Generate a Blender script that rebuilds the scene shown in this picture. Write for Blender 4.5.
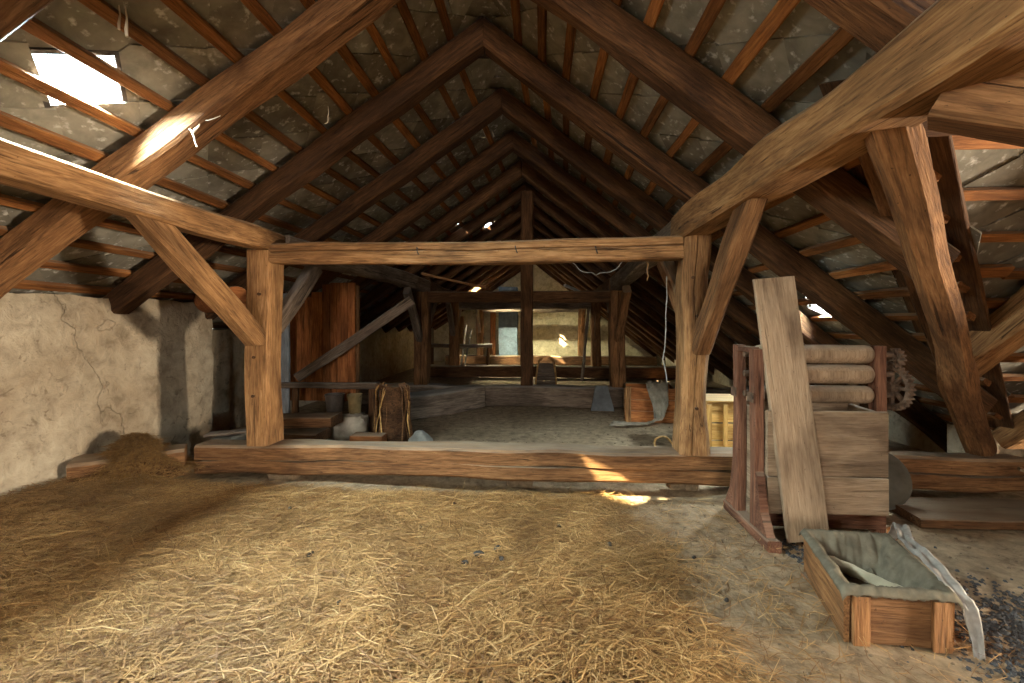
import bpy, bmesh, math, random
import numpy as np
from mathutils import Vector, Matrix

for o in list(bpy.data.objects):
    bpy.data.objects.remove(o, do_unlink=True)
scene = bpy.context.scene
C = scene.collection
R = math.radians
rnd = random.Random(7)
nrng = np.random.default_rng(11)

# ------------------------------------------------------------------ camera, sky, sun, daylight, exposure
cam = bpy.data.cameras.new('camera')
cam.sensor_width = 36.0
cam.lens = 14.766
cam.shift_y = -16.5 / 1024
cam.clip_start = 0.03
camo = bpy.data.objects.new('camera', cam)
camo.location = (0, 0, 1.1)
camo.rotation_euler = (R(90), 0, R(3.814))
C.objects.link(camo)
scene.camera = camo

world = bpy.data.worlds.new('sky')
scene.world = world
world.use_nodes = True
wb = world.node_tree.nodes['Background']
wb.inputs['Color'].default_value = (0.80, 0.89, 1.0, 1)
wb.inputs['Strength'].default_value = 5.0

SUN_DIR = Vector((-2.58, -1.168, 2.23)).normalized()      # towards the sun
sun = bpy.data.lights.new('sun', 'SUN')
sun.energy = 95
sun.color = (1.0, 0.80, 0.52)
sun.angle = R(0.6)
suno = bpy.data.objects.new('sun', sun)
suno.rotation_euler = SUN_DIR.to_track_quat('Z', 'Y').to_euler()
suno.location = SUN_DIR * 30
C.objects.link(suno)


def area(name, loc, aim, sx, sy, watts, col):
    l = bpy.data.lights.new(name, 'AREA')
    l.shape = 'ELLIPSE' if 'roof' in name or 'rear' in name else 'RECTANGLE'
    l.size, l.size_y = sx, sy
    l.energy = watts
    l.color = col
    o = bpy.data.objects.new(name, l)
    o.location = loc
    o.rotation_euler = (Vector(loc) - Vector(aim)).to_track_quat('Z', 'Y').to_euler()
    C.objects.link(o)
    return o


# daylight through the hatch and hay door, and fill lamps in added openings; the roof windows' lamps hang just outside the panes
area('daylight_roof_hatch', (-1.985, 1.632, 2.230), (-1.423, 1.632, 1.403), 0.27, 0.27, 250, (0.90, 0.96, 1.0))
area('daylight_roof_window', (-2.146, -0.678, 2.095), (-1.584, -0.678, 1.268), 0.80, 0.80, 340, (1.0, 0.93, 0.82))  # out-of-view roof window and lamp added to light the straw
area('daylight_rear_hatch', (-1.78, 10.41, 2.25), (-1.218, 10.41, 1.423), 0.27, 0.27, 800, (1.0, 0.84, 0.58))  # added lamp and window that brighten the rear gable
area('eave_roof_fill_light', (2.20, 3.312, 1.325), (1.58, 3.312, 0.54), 0.25, 0.25, 75, (0.92, 0.96, 1.0))  # added lamp and window for the dark second bay and plank case
area('daylight_hay_door', (5.72, 0.52, 0.78), (-2.8, 0.52, 0.78), 0.40, 0.60, 560, (1.0, 0.86, 0.66))
area('gable_fill_light', (-0.2, -4.15, 1.72), (-0.2, 4.0, 1.2), 1.3, 1.05, 140, (1.0, 0.90, 0.76))  # unseen gable window added as frontal fill

scene.view_settings.view_transform = 'Standard'
scene.view_settings.look = 'None'
scene.view_settings.gamma = 1.0
scene.view_settings.use_curve_mapping = False
scene.view_settings.exposure = 0.45


# ------------------------------------------------------------------ materials
class NT:
    def __init__(self, name):
        self.m = bpy.data.materials.new(name)
        self.m.use_nodes = True
        self.t = self.m.node_tree
        self.b = self.t.nodes['Principled BSDF']

    def n(self, kind, **kw):
        nd = self.t.nodes.new(kind)
        for k, v in kw.items():
            if k.startswith('_'):
                setattr(nd, k[1:], v)
            else:
                key = k.replace('__', ' ')
                nd.inputs[int(key[1:]) if key[0] == 'i' and key[1:].isdigit() else key].default_value = v
        return nd

    def l(self, a, b):
        self.t.links.new(a, b)

    def ramp(self, src, stops):
        r = self.t.nodes.new('ShaderNodeValToRGB')
        el = r.color_ramp.elements
        while len(el) < len(stops):
            el.new(0.5)
        for e, (p, c) in zip(el, stops):
            e.position = p
            e.color = c if len(c) == 4 else (*c, 1)
        self.l(src, r.inputs['Fac'])
        return r.outputs['Color']

    def mix(self, fac, a, b, mode='MIX'):
        m = self.t.nodes.new('ShaderNodeMix')
        m.data_type = 'RGBA'
        m.blend_type = mode
        for sock, v in ((m.inputs[0], fac), (m.inputs[6], a), (m.inputs[7], b)):
            if hasattr(v, 'is_linked') or hasattr(v, 'links'):
                self.l(v, sock)
            else:
                sock.default_value = v if not isinstance(v, tuple) or len(v) == 4 else (*v, 1)
        return m.outputs[2]

    def math(self, op, a, b=None, c=None):
        m = self.t.nodes.new('ShaderNodeMath')
        m.operation = op
        for i, v in enumerate((a, b, c)):
            if v is None:
                continue
            if hasattr(v, 'links'):
                self.l(v, m.inputs[i])
            else:
                m.inputs[i].default_value = v
        return m.outputs[0]

    def noise(self, vec, scale, detail=4, dist=0.0, rough=0.55):
        nd = self.t.nodes.new('ShaderNodeTexNoise')
        nd.inputs['Scale'].default_value = scale
        nd.inputs['Detail'].default_value = detail
        nd.inputs['Distortion'].default_value = dist
        nd.inputs['Roughness'].default_value = rough
        if vec is not None:
            self.l(vec, nd.inputs['Vector'])
        return nd.outputs['Fac']

    def coords(self, kind='Object', scale=(1, 1, 1), rand=True):
        tc = self.t.nodes.new('ShaderNodeTexCoord')
        out = tc.outputs[kind]
        if rand:
            oi = self.t.nodes.new('ShaderNodeObjectInfo')
            s = self.math('MULTIPLY', oi.outputs['Random'], 37.0)
            va = self.t.nodes.new('ShaderNodeVectorMath')
            va.operation = 'ADD'
            self.l(out, va.inputs[0])
            self.l(s, va.inputs[1])
            out = va.outputs[0]
        if scale != (1, 1, 1):
            mp = self.t.nodes.new('ShaderNodeVectorMath')
            mp.operation = 'MULTIPLY'
            self.l(out, mp.inputs[0])
            mp.inputs[1].default_value = scale
            out = mp.outputs[0]
        return out

    def bump(self, h, strength=0.4, dist=0.01):
        b = self.t.nodes.new('ShaderNodeBump')
        b.inputs['Strength'].default_value = strength
        b.inputs['Distance'].default_value = dist
        self.l(h, b.inputs['Height'])
        self.l(b.outputs['Normal'], self.b.inputs['Normal'])

    def finish(self, col, rough=0.85, spec=0.25, metal=0.0):
        if hasattr(col, 'links'):
            self.l(col, self.b.inputs['Base Color'])
        else:
            self.b.inputs['Base Color'].default_value = (*col, 1)
        self.b.inputs['Roughness'].default_value = rough
        self.b.inputs['Metallic'].default_value = metal
        self.b.inputs['Specular IOR Level'].default_value = spec
        return self.m


def wood(name, dark, mid, light, dust=(0.255, 0.200, 0.142), dustamt=0.7, rough=0.85, crack=0.8, vary=0.35):
    t = NT(name)
    g = t.coords('Object', (0.9, 13.0, 13.0))
    big = t.coords('Object', (0.8, 2.5, 2.5))
    fin = t.coords('Object', (3.0, 40.0, 40.0))
    f1 = t.noise(g, 5.0, 8, 0.9, 0.62)
    f0 = t.noise(fin, 4.0, 4, 0.3)
    fm_ = t.math('MULTIPLY_ADD', f0, 0.35, t.math('MULTIPLY', f1, 0.65))
    col = t.ramp(fm_, [(0.33, dark), (0.5, mid), (0.68, light)])
    f2 = t.noise(big, 2.6, 6, 0.5)
    st = t.ramp(f2, [(0.36, (0.36, 0.31, 0.28)), (0.60, (1.08, 1.04, 1.0))])
    col = t.mix(0.8, col, st, 'MULTIPLY')
    kg = t.coords('Object', (0.55, 26.0, 26.0))
    f3 = t.noise(kg, 1.7, 3, 0.5)
    ck = t.ramp(f3, [(0.310, (0, 0, 0)), (0.335, (1, 1, 1))])
    ckf = t.math('MULTIPLY', t.math('SUBTRACT', 1.0, ck), crack)
    col = t.mix(ckf, col, tuple(c * 0.25 for c in dark))
    wh = t.noise(t.coords('Object', (18.0, 30.0, 30.0)), 3.0, 2)
    col = t.mix(t.math('MULTIPLY', t.ramp(wh, [(0.70, (0, 0, 0)), (0.74, (1, 1, 1))]), 0.6), col, tuple(c * 0.4 for c in dark))
    oi = t.t.nodes.new('ShaderNodeObjectInfo')
    br = t.math('MULTIPLY_ADD', oi.outputs['Random'], vary, 1.0 - vary * 0.5)
    hs = t.n('ShaderNodeHueSaturation')
    t.l(br, hs.inputs['Value'])
    t.l(col, hs.inputs['Color'])
    col = hs.outputs['Color']
    # settled dust on faces that look up
    ge = t.t.nodes.new('ShaderNodeNewGeometry')
    sp = t.t.nodes.new('ShaderNodeSeparateXYZ')
    t.l(ge.outputs['True Normal'], sp.inputs[0])
    up = t.ramp(sp.outputs['Z'], [(0.35, (0, 0, 0)), (0.9, (1, 1, 1))])
    pat = t.ramp(t.noise(big, 5.0, 5), [(0.25, (0.45, 0.45, 0.45)), (0.6, (1, 1, 1))])
    df = t.math('MULTIPLY', t.math('MULTIPLY', up, pat), dustamt)
    col = t.mix(df, col, dust)
    h = t.math('ADD', t.math('MULTIPLY', fm_, 0.9), t.math('MULTIPLY', ck, 0.6))
    t.bump(h, 0.9, 0.011)
    return t.finish(col, rough, 0.2)


M = {}
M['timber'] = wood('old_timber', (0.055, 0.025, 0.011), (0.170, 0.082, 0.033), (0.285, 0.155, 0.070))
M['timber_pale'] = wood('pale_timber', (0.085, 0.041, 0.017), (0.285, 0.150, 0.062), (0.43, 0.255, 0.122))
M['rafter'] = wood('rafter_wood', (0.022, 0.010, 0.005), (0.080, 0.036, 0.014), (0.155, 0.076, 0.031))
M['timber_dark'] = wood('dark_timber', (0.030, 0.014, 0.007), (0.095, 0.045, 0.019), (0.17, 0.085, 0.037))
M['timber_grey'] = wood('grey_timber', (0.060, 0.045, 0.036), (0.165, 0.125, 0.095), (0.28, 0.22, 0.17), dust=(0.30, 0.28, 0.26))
M['lath'] = wood('lath_wood', (0.085, 0.034, 0.012), (0.23, 0.092, 0.028), (0.36, 0.165, 0.056), crack=0.5, vary=0.7)
M['board'] = wood('dusty_board', (0.17, 0.115, 0.072), (0.28, 0.20, 0.132), (0.36, 0.27, 0.185), dust=(0.36, 0.30, 0.235), crack=0.3, vary=0.2)
M['plank'] = wood('orange_plank', (0.13, 0.045, 0.015), (0.32, 0.115, 0.036), (0.47, 0.20, 0.072), crack=0.5, vary=0.5)
M['redwood'] = wood('red_stained_wood', (0.065, 0.027, 0.016), (0.165, 0.075, 0.045), (0.265, 0.14, 0.088), crack=0.6, vary=0.25)
M['yellow'] = wood('yellow_plank', (0.32, 0.17, 0.05), (0.58, 0.35, 0.13), (0.72, 0.48, 0.21), crack=0.3, vary=0.3)
M['crate'] = wood('crate_wood', (0.065, 0.030, 0.012), (0.205, 0.098, 0.038), (0.32, 0.165, 0.070), crack=0.4, vary=0.3)
M['lit_plank'] = wood('lit_softwood', (0.36, 0.18, 0.045), (0.60, 0.34, 0.10), (0.72, 0.46, 0.17), crack=0.2, vary=0.2)  # strong light on the plank case painted in as pale yellow wood
M['cool_lit_wood'] = wood('cool_lit_board', (0.20, 0.23, 0.26), (0.34, 0.39, 0.44), (0.46, 0.52, 0.57), dust=(0.4, 0.42, 0.44), crack=0.4)  # the blue is cool daylight put into the wood colour


def tile_mat():
    t = NT('roof_tile')
    v = t.coords('Object', (1, 1, 1))
    ge = t.t.nodes.new('ShaderNodeNewGeometry')
    oi = t.t.nodes.new('ShaderNodeObjectInfo')
    r = t.math('FRACT', t.math('ADD', ge.outputs['Random Per Island'], oi.outputs['Random']))
    base = t.ramp(r, [(0.0, (0.14, 0.128, 0.108)), (0.35, (0.22, 0.203, 0.168)), (0.7, (0.29, 0.273, 0.232)), (1.0, (0.18, 0.160, 0.130))])
    n1 = t.noise(v, 9.0, 6, 0.5)
    base = t.mix(0.75, base, t.ramp(n1, [(0.3, (0.45, 0.42, 0.38)), (0.65, (1.12, 1.1, 1.05))]), 'MULTIPLY')
    n2 = t.noise(v, 22.0, 4)
    sp = t.ramp(n2, [(0.58, (0, 0, 0)), (0.70, (1, 1, 1))])
    base = t.mix(t.math('MULTIPLY', sp, 0.6), base, (0.62, 0.60, 0.56))
    t.bump(t.math('ADD', n1, t.math('MULTIPLY', n2, 0.4)), 0.6, 0.01)
    return t.finish(base, 0.95, 0.15)


M['tile'] = tile_mat()


def plaster_mat(name, a, b, stain, crackcol):
    t = NT(name)
    v = t.coords('Object', (1, 1, 1), rand=False)
    n1 = t.noise(v, 1.6, 6, 0.4)
    n2 = t.noise(v, 9.0, 8, 0.3, 0.65)
    col = t.mix(t.ramp(n1, [(0.35, (0, 0, 0)), (0.65, (1, 1, 1))]), a, b)
    col = t.mix(0.7, col, t.ramp(n2, [(0.30, (0.42, 0.38, 0.34)), (0.46, (0.85, 0.83, 0.80)), (0.62, (1.14, 1.13, 1.10))]), 'MULTIPLY')
    n3 = t.noise(v, 14.0, 5, 1.2)
    sp = t.ramp(n3, [(0.60, (0, 0, 0)), (0.70, (1, 1, 1))])
    col = t.mix(t.math('MULTIPLY', sp, 0.6), col, stain)
    vo = t.t.nodes.new('ShaderNodeTexVoronoi')
    vo.feature = 'DISTANCE_TO_EDGE'
    vo.inputs['Scale'].default_value = 0.55
    wv = t.t.nodes.new('ShaderNodeVectorMath')
    wv.operation = 'MULTIPLY_ADD'
    nz = t.t.nodes.new('ShaderNodeTexNoise')
    nz.inputs['Scale'].default_value = 3.5
    nz.inputs['Detail'].default_value = 5
    t.l(v, nz.inputs['Vector'])
    t.l(nz.outputs['Color'], wv.inputs[0])
    wv.inputs[1].default_value = (0.7, 0.7, 0.7)
    t.l(v, wv.inputs[2])
    t.l(wv.outputs[0], vo.inputs['Vector'])
    ck = t.ramp(vo.outputs['Distance'], [(0.0, (1, 1, 1)), (0.004, (0, 0, 0))])
    col = t.mix(t.math('MULTIPLY', ck, 0.22), col, crackcol)
    h = t.math('SUBTRACT', t.math('ADD', n2, t.math('MULTIPLY', n1, 0.5)), t.math('MULTIPLY', ck, 0.25))
    t.bump(h, 0.9, 0.035)
    return t.finish(col, 0.95, 0.15)


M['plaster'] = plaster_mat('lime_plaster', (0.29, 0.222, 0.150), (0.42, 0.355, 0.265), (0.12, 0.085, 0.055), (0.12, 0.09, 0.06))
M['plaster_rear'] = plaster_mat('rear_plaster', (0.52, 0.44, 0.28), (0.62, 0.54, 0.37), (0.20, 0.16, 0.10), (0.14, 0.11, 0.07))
M['plaster_bluelit'] = plaster_mat('blue_lit_plaster', (0.12, 0.155, 0.19), (0.16, 0.20, 0.24), (0.08, 0.09, 0.10), (0.12, 0.13, 0.14))  # grey plaster with bluish light mixed into its colour


def floor_mat():
    t = NT('dusty_earth_floor')
    v = t.coords('Object', (1, 1, 1), rand=False)
    n1 = t.noise(v, 1.1, 6, 0.3)
    n2 = t.noise(v, 13.0, 8, 0.4, 0.7)
    n3 = t.noise(v, 55.0, 4)
    col = t.mix(t.ramp(n1, [(0.35, (0, 0, 0)), (0.68, (1, 1, 1))]), (0.245, 0.175, 0.112), (0.36, 0.270, 0.182))
    col = t.mix(0.8, col, t.ramp(n2, [(0.34, (0.36, 0.33, 0.30)), (0.50, (0.85, 0.83, 0.80)), (0.64, (1.2, 1.17, 1.12))]), 'MULTIPLY')
    # golden chaff trodden into the ground of the straw area
    at = t.t.nodes.new('ShaderNodeAttribute')
    at.attribute_name = 'straw'
    sv = t.coords('Object', (1, 1, 1), rand=False)
    ch = t.ramp(t.noise(sv, 70.0, 3, 1.5), [(0.35, (0.085, 0.045, 0.016)), (0.65, (0.26, 0.155, 0.060))])
    col = t.mix(at.outputs['Fac'], col, ch)
    sp = t.ramp(n3, [(0.68, (0, 0, 0)), (0.75, (1, 1, 1))])
    col = t.mix(t.math('MULTIPLY', sp, 0.4), col, (0.42, 0.37, 0.30))
    h = t.math('ADD', n2, t.math('MULTIPLY', n3, 0.4))
    t.bump(h, 0.8, 0.015)
    return t.finish(col, 0.97, 0.1)


M['floor'] = floor_mat()


def straw_mat():
    t = NT('straw')
    ge = t.t.nodes.new('ShaderNodeNewGeometry')
    col = t.ramp(ge.outputs['Random Per Island'], [(0.0, (0.12, 0.055, 0.018)), (0.3, (0.235, 0.122, 0.042)),
                                                   (0.65, (0.35, 0.200, 0.077)), (0.92, (0.43, 0.265, 0.110)), (1.0, (0.50, 0.35, 0.17))])
    pn = t.noise(t.coords('Object', (1, 1, 1), rand=False), 2.6, 5, 0.6)
    col = t.mix(0.75, col, t.ramp(pn, [(0.34, (0.50, 0.42, 0.36)), (0.60, (1.08, 1.03, 0.97))]), 'MULTIPLY')
    return t.finish(col, 0.6, 0.3)


M['straw'] = straw_mat()


def plain(name, col, rough=0.8, metal=0.0, var=0.35, scale=12.0, bump=0.3, spec=0.3):
    t = NT(name)
    v = t.coords('Object', (1, 1, 1))
    n1 = t.noise(v, scale, 6, 0.3)
    c = t.ramp(n1, [(0.3, tuple(x * (1 - var) for x in col)), (0.7, tuple(min(1, x * (1 + var)) for x in col))])
    t.bump(n1, bump, 0.01)
    return t.finish(c, rough, spec, metal)


M['cloth'] = plain('dusty_grey_cloth', (0.115, 0.098, 0.070), 0.95, var=0.3, scale=20, bump=0.5, spec=0.1)
M['cloth_pale'] = plain('pale_paper', (0.36, 0.31, 0.22), 0.9, var=0.25, scale=14)
M['rag'] = plain('grey_brown_rag', (0.24, 0.20, 0.15), 0.95, var=0.4, scale=14)
M['plastic'] = plain('cloudy_plastic', (0.22, 0.20, 0.18), 0.55, var=0.3, scale=25, spec=0.4)
M['sack'] = plain('pale_sacking', (0.40, 0.36, 0.29), 0.95, var=0.45, scale=9, bump=0.6)
M['rust'] = plain('rusty_iron', (0.12, 0.075, 0.05), 0.75, 0.35, var=0.6, scale=30, bump=0.6)
M['iron'] = plain('dark_iron', (0.07, 0.06, 0.055), 0.6, 0.6, var=0.5, scale=25)
M['zinc'] = plain('dull_zinc', (0.085, 0.078, 0.060), 0.55, 0.1, var=0.35, scale=10)
M['stone'] = plain('grey_stone', (0.20, 0.19, 0.165), 0.95, var=0.35, scale=12, bump=0.7)
M['slate'] = plain('dark_slate', (0.13, 0.135, 0.14), 0.9, var=0.3, scale=10, bump=0.5)
M['bucket'] = plain('brown_bucket', (0.075, 0.06, 0.05), 0.55, var=0.4, scale=12)
M['bucket2'] = plain('ochre_bucket', (0.20, 0.14, 0.06), 0.6, var=0.4, scale=12)
M['dung'] = plain('dark_clod', (0.035, 0.030, 0.026), 0.95, var=0.4, scale=30, bump=0.8)
M['web'] = plain('cobweb', (0.55, 0.48, 0.38), 0.9, var=0.2)
M['earth'] = plain('brown_earth', (0.15, 0.105, 0.065), 0.97, var=0.4, scale=30, bump=0.8)
M['black'] = plain('charred_debris', (0.045, 0.045, 0.048), 0.95, var=0.6, scale=40, bump=1.0)
M['hay'] = plain('brown_hay', (0.22, 0.115, 0.035), 0.9, var=0.5, scale=60)
M['wire'] = plain('grey_wire', (0.25, 0.23, 0.20), 0.6, 0.3)


def glass_mat():
    t = NT('dusty_roof_glass')
    nt = t.t
    tr = nt.nodes.new('ShaderNodeBsdfTransparent')
    tr.inputs['Color'].default_value = (0.90, 0.97, 0.96, 1)
    gl = nt.nodes.new('ShaderNodeBsdfGlossy')
    gl.inputs['Roughness'].default_value = 0.15
    mx = nt.nodes.new('ShaderNodeMixShader')
    mx.inputs[0].default_value = 0.07
    nt.links.new(tr.outputs[0], mx.inputs[1])
    nt.links.new(gl.outputs[0], mx.inputs[2])
    nt.links.new(mx.outputs[0], nt.nodes['Material Output'].inputs['Surface'])
    return t.m


M['glass'] = glass_mat()


# ------------------------------------------------------------------ helpers
def tag(o, label=None, cat=None, group=None, kind=None):
    if label:
        o['label'] = label
    if cat:
        o['category'] = cat
    if group:
        o['group'] = group
    if kind:
        o['kind'] = kind
    return o


def link(name, mesh, mat, parent=None, smooth=None):
    if mat is not None and not mesh.materials:
        mesh.materials.append(M[mat] if isinstance(mat, str) else mat)
    if smooth is not None:
        mesh.polygons.foreach_set('use_smooth', [True] * len(mesh.polygons))
        mesh.set_sharp_from_angle(angle=R(smooth))
    o = bpy.data.objects.new(name, mesh)
    C.objects.link(o)
    if parent is not None:
        o.parent = parent
    return o


def empty(name, loc=(0, 0, 0), rz=0.0):
    o = bpy.data.objects.new(name, None)
    o.location = loc
    o.rotation_euler = (0, 0, rz)
    o.empty_display_size = 0.1
    C.objects.link(o)
    return o


def pydata(name, v, f):
    me = bpy.data.meshes.new(name)
    me.from_pydata(v, [], f)
    me.update()
    return me


def bmesh_mesh(name, bm):
    me = bpy.data.meshes.new(name)
    bmesh.ops.recalc_face_normals(bm, faces=bm.faces)
    bm.to_mesh(me)
    bm.free()
    return me


class Wob:
    """smooth 1-d noise"""
    def __init__(self, r, amp, n):
        k = max(2, int(n))
        self.v = [r.uniform(-amp, amp) for _ in range(k + 2)]
        self.k = k

    def __call__(self, t):
        x = t * self.k
        i = min(int(x), self.k)
        u = x - i
        u = u * u * (3 - 2 * u)
        return self.v[i] * (1 - u) + self.v[min(i + 1, self.k + 1)] * u


def beam_mesh(L, w, h, seed=0, wob=0.008, cham=0.014, groove=None, bow=0.0, taper=0.0, seg=0.12, skew0=0.0, skew1=0.0):
    """hewn timber along local +X; w along Y, h along Z, centred on the axis.
    groove=(face, offset, width, depth): a drying crack along face '-y', '+y', '-z'"""
    r = random.Random(seed)
    n = max(3, int(L / seg))
    sec = []

    def side(a, b, face):
        sec.append(a)
        if groove and groove[0] == face:
            o, gw, gd = groove[1:]
            t0 = 0.5 + o - gw / 2
            t1 = 0.5 + o + gw / 2
            A, B = Vector(a), Vector(b)
            inn = {'-y': (1, 0), '+y': (-1, 0), '-z': (0, 1), '+z': (0, -1)}[face]
            m = A.lerp(B, 0.5 + o) + Vector(inn) * gd
            sec.extend([tuple(A.lerp(B, t0)), tuple(m), tuple(A.lerp(B, t1))])
        sec.append(b)
    W2, H2, c = w / 2, h / 2, cham
    side((-W2, -H2 + c), (-W2, H2 - c), '-y')
    side((-W2 + c, H2), (W2 - c, H2), '+z')
    side((W2, H2 - c), (W2, -H2 + c), '+y')
    side((W2 - c, -H2), (-W2 + c, -H2), '-z')
    m = len(sec)
    wy = [Wob(r, wob, max(3, L / 0.35)) for _ in range(8)]
    # wobble per corner region plus a shared drift
    dy, dz = Wob(r, wob * 1.2, max(2, L / 0.8)), Wob(r, wob * 1.2, max(2, L / 0.8))
    gj = Wob(r, 0.25, max(4, L / 0.2))
    v, f = [], []
    for i in range(n + 1):
        t = i / n
        sc = 1 - taper * t
        for j, (y, z) in enumerate(sec):
            q = (0 if y < 0 else 1) + (0 if z < 0 else 2)
            yy = y * sc + wy[q](t) + dy(t)
            zz = z * sc + wy[q + 4](t) + dz(t) + bow * 4 * t * (1 - t)
            if groove and groove[0] in ('-y', '+y') and abs(z) < H2 * 0.8:
                zz += gj(t) * 0.08 * h
            x = t * L
            x += (skew0 * (z / H2) * (1 - t) + skew1 * (z / H2) * t) if (i == 0 or i == n) else 0
            v.append((x, yy, zz))
    for i in range(n):
        for j in range(m):
            k = (j + 1) % m
            f.append((i * m + j, (i + 1) * m + j, (i + 1) * m + k, i * m + k))
    f.append(tuple(range(m)))
    f.append(tuple(n * m + j for j in reversed(range(m))))
    return pydata('timber', v, f)


def frame_mat(p0, p1, up=(0, 0, 1)):
    p0, p1 = Vector(p0), Vector(p1)
    x = (p1 - p0).normalized()
    u = Vector(up)
    y = u.cross(x)
    if y.length < 1e-4:
        y = Vector((0, 1, 0)).cross(x)
    y.normalize()
    z = x.cross(y)
    m = Matrix((x, y, z)).transposed().to_4x4()
    m.translation = p0
    return m


_seed = [100]


def beam(name, p0, p1, w, h, mat='timber', up=(0, 0, 1), parent=None, label=None, cat='beam', group=None, kind=None, **kw):
    _seed[0] += 1
    L = (Vector(p1) - Vector(p0)).length
    kw.setdefault('seed', _seed[0])
    o = link(name, beam_mesh(L, w, h, **kw), mat, None, smooth=32)
    mt = frame_mat(p0, p1, up)
    if parent is not None:
        o.parent = parent
        pm = Matrix.LocRotScale(parent.location, parent.rotation_euler, parent.scale)
        mt = pm.inverted() @ mt
    o.matrix_basis = mt
    if label:
        tag(o, label, cat, group, kind)
    return o


def peg(parent, p, axis, r=0.014, l=0.03):
    """wooden dowel end showing on a joint; p, axis in the parent's local space"""
    bm = bmesh.new()
    bmesh.ops.create_cone(bm, cap_ends=True, segments=8, radius1=r, radius2=r * 0.85, depth=l)
    o = link('peg', bmesh_mesh('peg', bm), 'timber_dark', parent)
    o.matrix_basis = Matrix.Translation(p) @ Vector(axis).to_track_quat('Z', 'Y').to_matrix().to_4x4()
    return o


def box_mesh(sx, sy, sz, bev=0.004, seg=1, jit=0.0, r=None):
    """box with base centre at the origin"""
    bm = bmesh.new()
    bmesh.ops.create_cube(bm, size=1)
    for v in bm.verts:
        v.co = Vector((v.co.x * sx, v.co.y * sy, (v.co.z + 0.5) * sz))
    if jit:
        for v in bm.verts:
            v.co += Vector((r.uniform(-jit, jit) for _ in range(3)))
    if bev:
        bmesh.ops.bevel(bm, geom=list(bm.edges), offset=bev, segments=seg, affect='EDGES', profile=0.7)
    return bmesh_mesh('block', bm)


def box(name, loc, size, mat, parent=None, rot=(0, 0, 0), bev=0.004, jit=0.0):
    o = link(name, box_mesh(*size, bev=bev, jit=jit, r=rnd), mat, parent)
    o.location = loc
    o.rotation_euler = rot
    return o


def lathe_mesh(prof, seg=24, cap=True):
    v, f = [], []
    for (r, z) in prof:
        for i in range(seg):
            a = 2 * math.pi * i / seg
            v.append((r * math.cos(a), r * math.sin(a), z))
    n = len(prof)
    for k in range(n - 1):
        for i in range(seg):
            j = (i + 1) % seg
            f.append((k * seg + i, k * seg + j, (k + 1) * seg + j, (k + 1) * seg + i))
    if cap:
        f.append(tuple(reversed(range(seg))))
        f.append(tuple((n - 1) * seg + i for i in range(seg)))
    return pydata('turned', v, f)


def lathe(name, prof, mat, parent=None, loc=(0, 0, 0), rot=(0, 0, 0), seg=24, cap=True):
    o = link(name, lathe_mesh(prof, seg, cap), mat, parent, smooth=40)
    o.location = loc
    o.rotation_euler = rot
    return o


def tube_mesh(pts, rad, seg=6, closed=False):
    """round rod through points; rad number or list"""
    P = [Vector(p) for p in pts]
    n = len(P)
    v, f = [], []
    nx = Vector((0.31, 0.77, 0.55))
    for i, p in enumerate(P):
        if closed:
            d = P[(i + 1) % n] - P[i - 1]
        else:
            d = P[min(i + 1, n - 1)] - P[max(i - 1, 0)]
        d.normalize()
        a = nx - d * nx.dot(d)
        if a.length < 1e-3:
            a = d.orthogonal()
        a.normalize()
        nx = a
        b = d.cross(a)
        r = rad[i] if isinstance(rad, (list, tuple)) else rad
        for k in range(seg):
            t = 2 * math.pi * k / seg
            v.append(tuple(p + (a * math.cos(t) + b * math.sin(t)) * r))
    for i in range(n if closed else n - 1):
        i2 = (i + 1) % n
        for k in range(seg):
            k2 = (k + 1) % seg
            f.append((i * seg + k, i * seg + k2, i2 * seg + k2, i2 * seg + k))
    if not closed:
        f.append(tuple(reversed(range(seg))))
        f.append(tuple((n - 1) * seg + k for k in range(seg)))
    return pydata('rod', v, f)


def sm(a, b, x):
    t = min(1.0, max(0.0, (x - a) / (b - a)))
    return t * t * (3 - 2 * t)


def vnoise(x, y, s=0):
    """cheap smooth 2-d noise in -1..1, works on floats and arrays"""
    return (np.sin(x * 1.7 + y * 2.3 + s) * np.cos(x * 2.9 - y * 1.3 + s * 1.7) * 0.5
            + np.sin(x * 5.1 + y * 4.3 + s * 2.1) * np.cos(y * 6.7 - x * 3.1 + s) * 0.3
            + np.sin(x * 11.3 - y * 9.1 + s * 0.7) * np.cos(y * 13.1 + x * 8.3) * 0.2)


# ------------------------------------------------------------------ the roof's geometry
ML, MR, ZA = 0.68, 0.79, 2.94          # slopes of the two roof sides, height of the ridge under the rafters
MW = 0.94                              # slope of the cross wing's roof
WY0, WZ0 = 1.5, 1.72                   # a line on the wing's roof: (y, z)
YB, YE = -4.0, 12.6                    # the two gables
WYR = 1.3                              # wing ridge


def xr(y):
    return -0.37 + 0.06 * min(2.8, max(0.0, y - 2.8))


def z_left(x, y):
    return ZA - ML * (xr(y) - x)


def z_right(x, y):
    return ZA - MR * (x - xr(y))


def z_wing(y):
    return WZ0 - MW * (abs(y - WYR) - (WY0 - WYR))


def valley_y(x):
    """y where the right roof side meets the far side of the wing roof"""
    return WY0 + (WZ0 - ZA + MR * (x + 0.37)) / MW


def valley_x(y):
    d = abs(y - WYR) + WYR
    return -0.37 + (ZA - WZ0 + MW * (d - WY0)) / MR


def z_roof(x, y):
    if x < xr(y):
        return z_left(x, y)
    z = z_right(x, y)
    if -0.5 < y < 3.1:
        z = max(z, z_wing(y))
    return z


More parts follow.
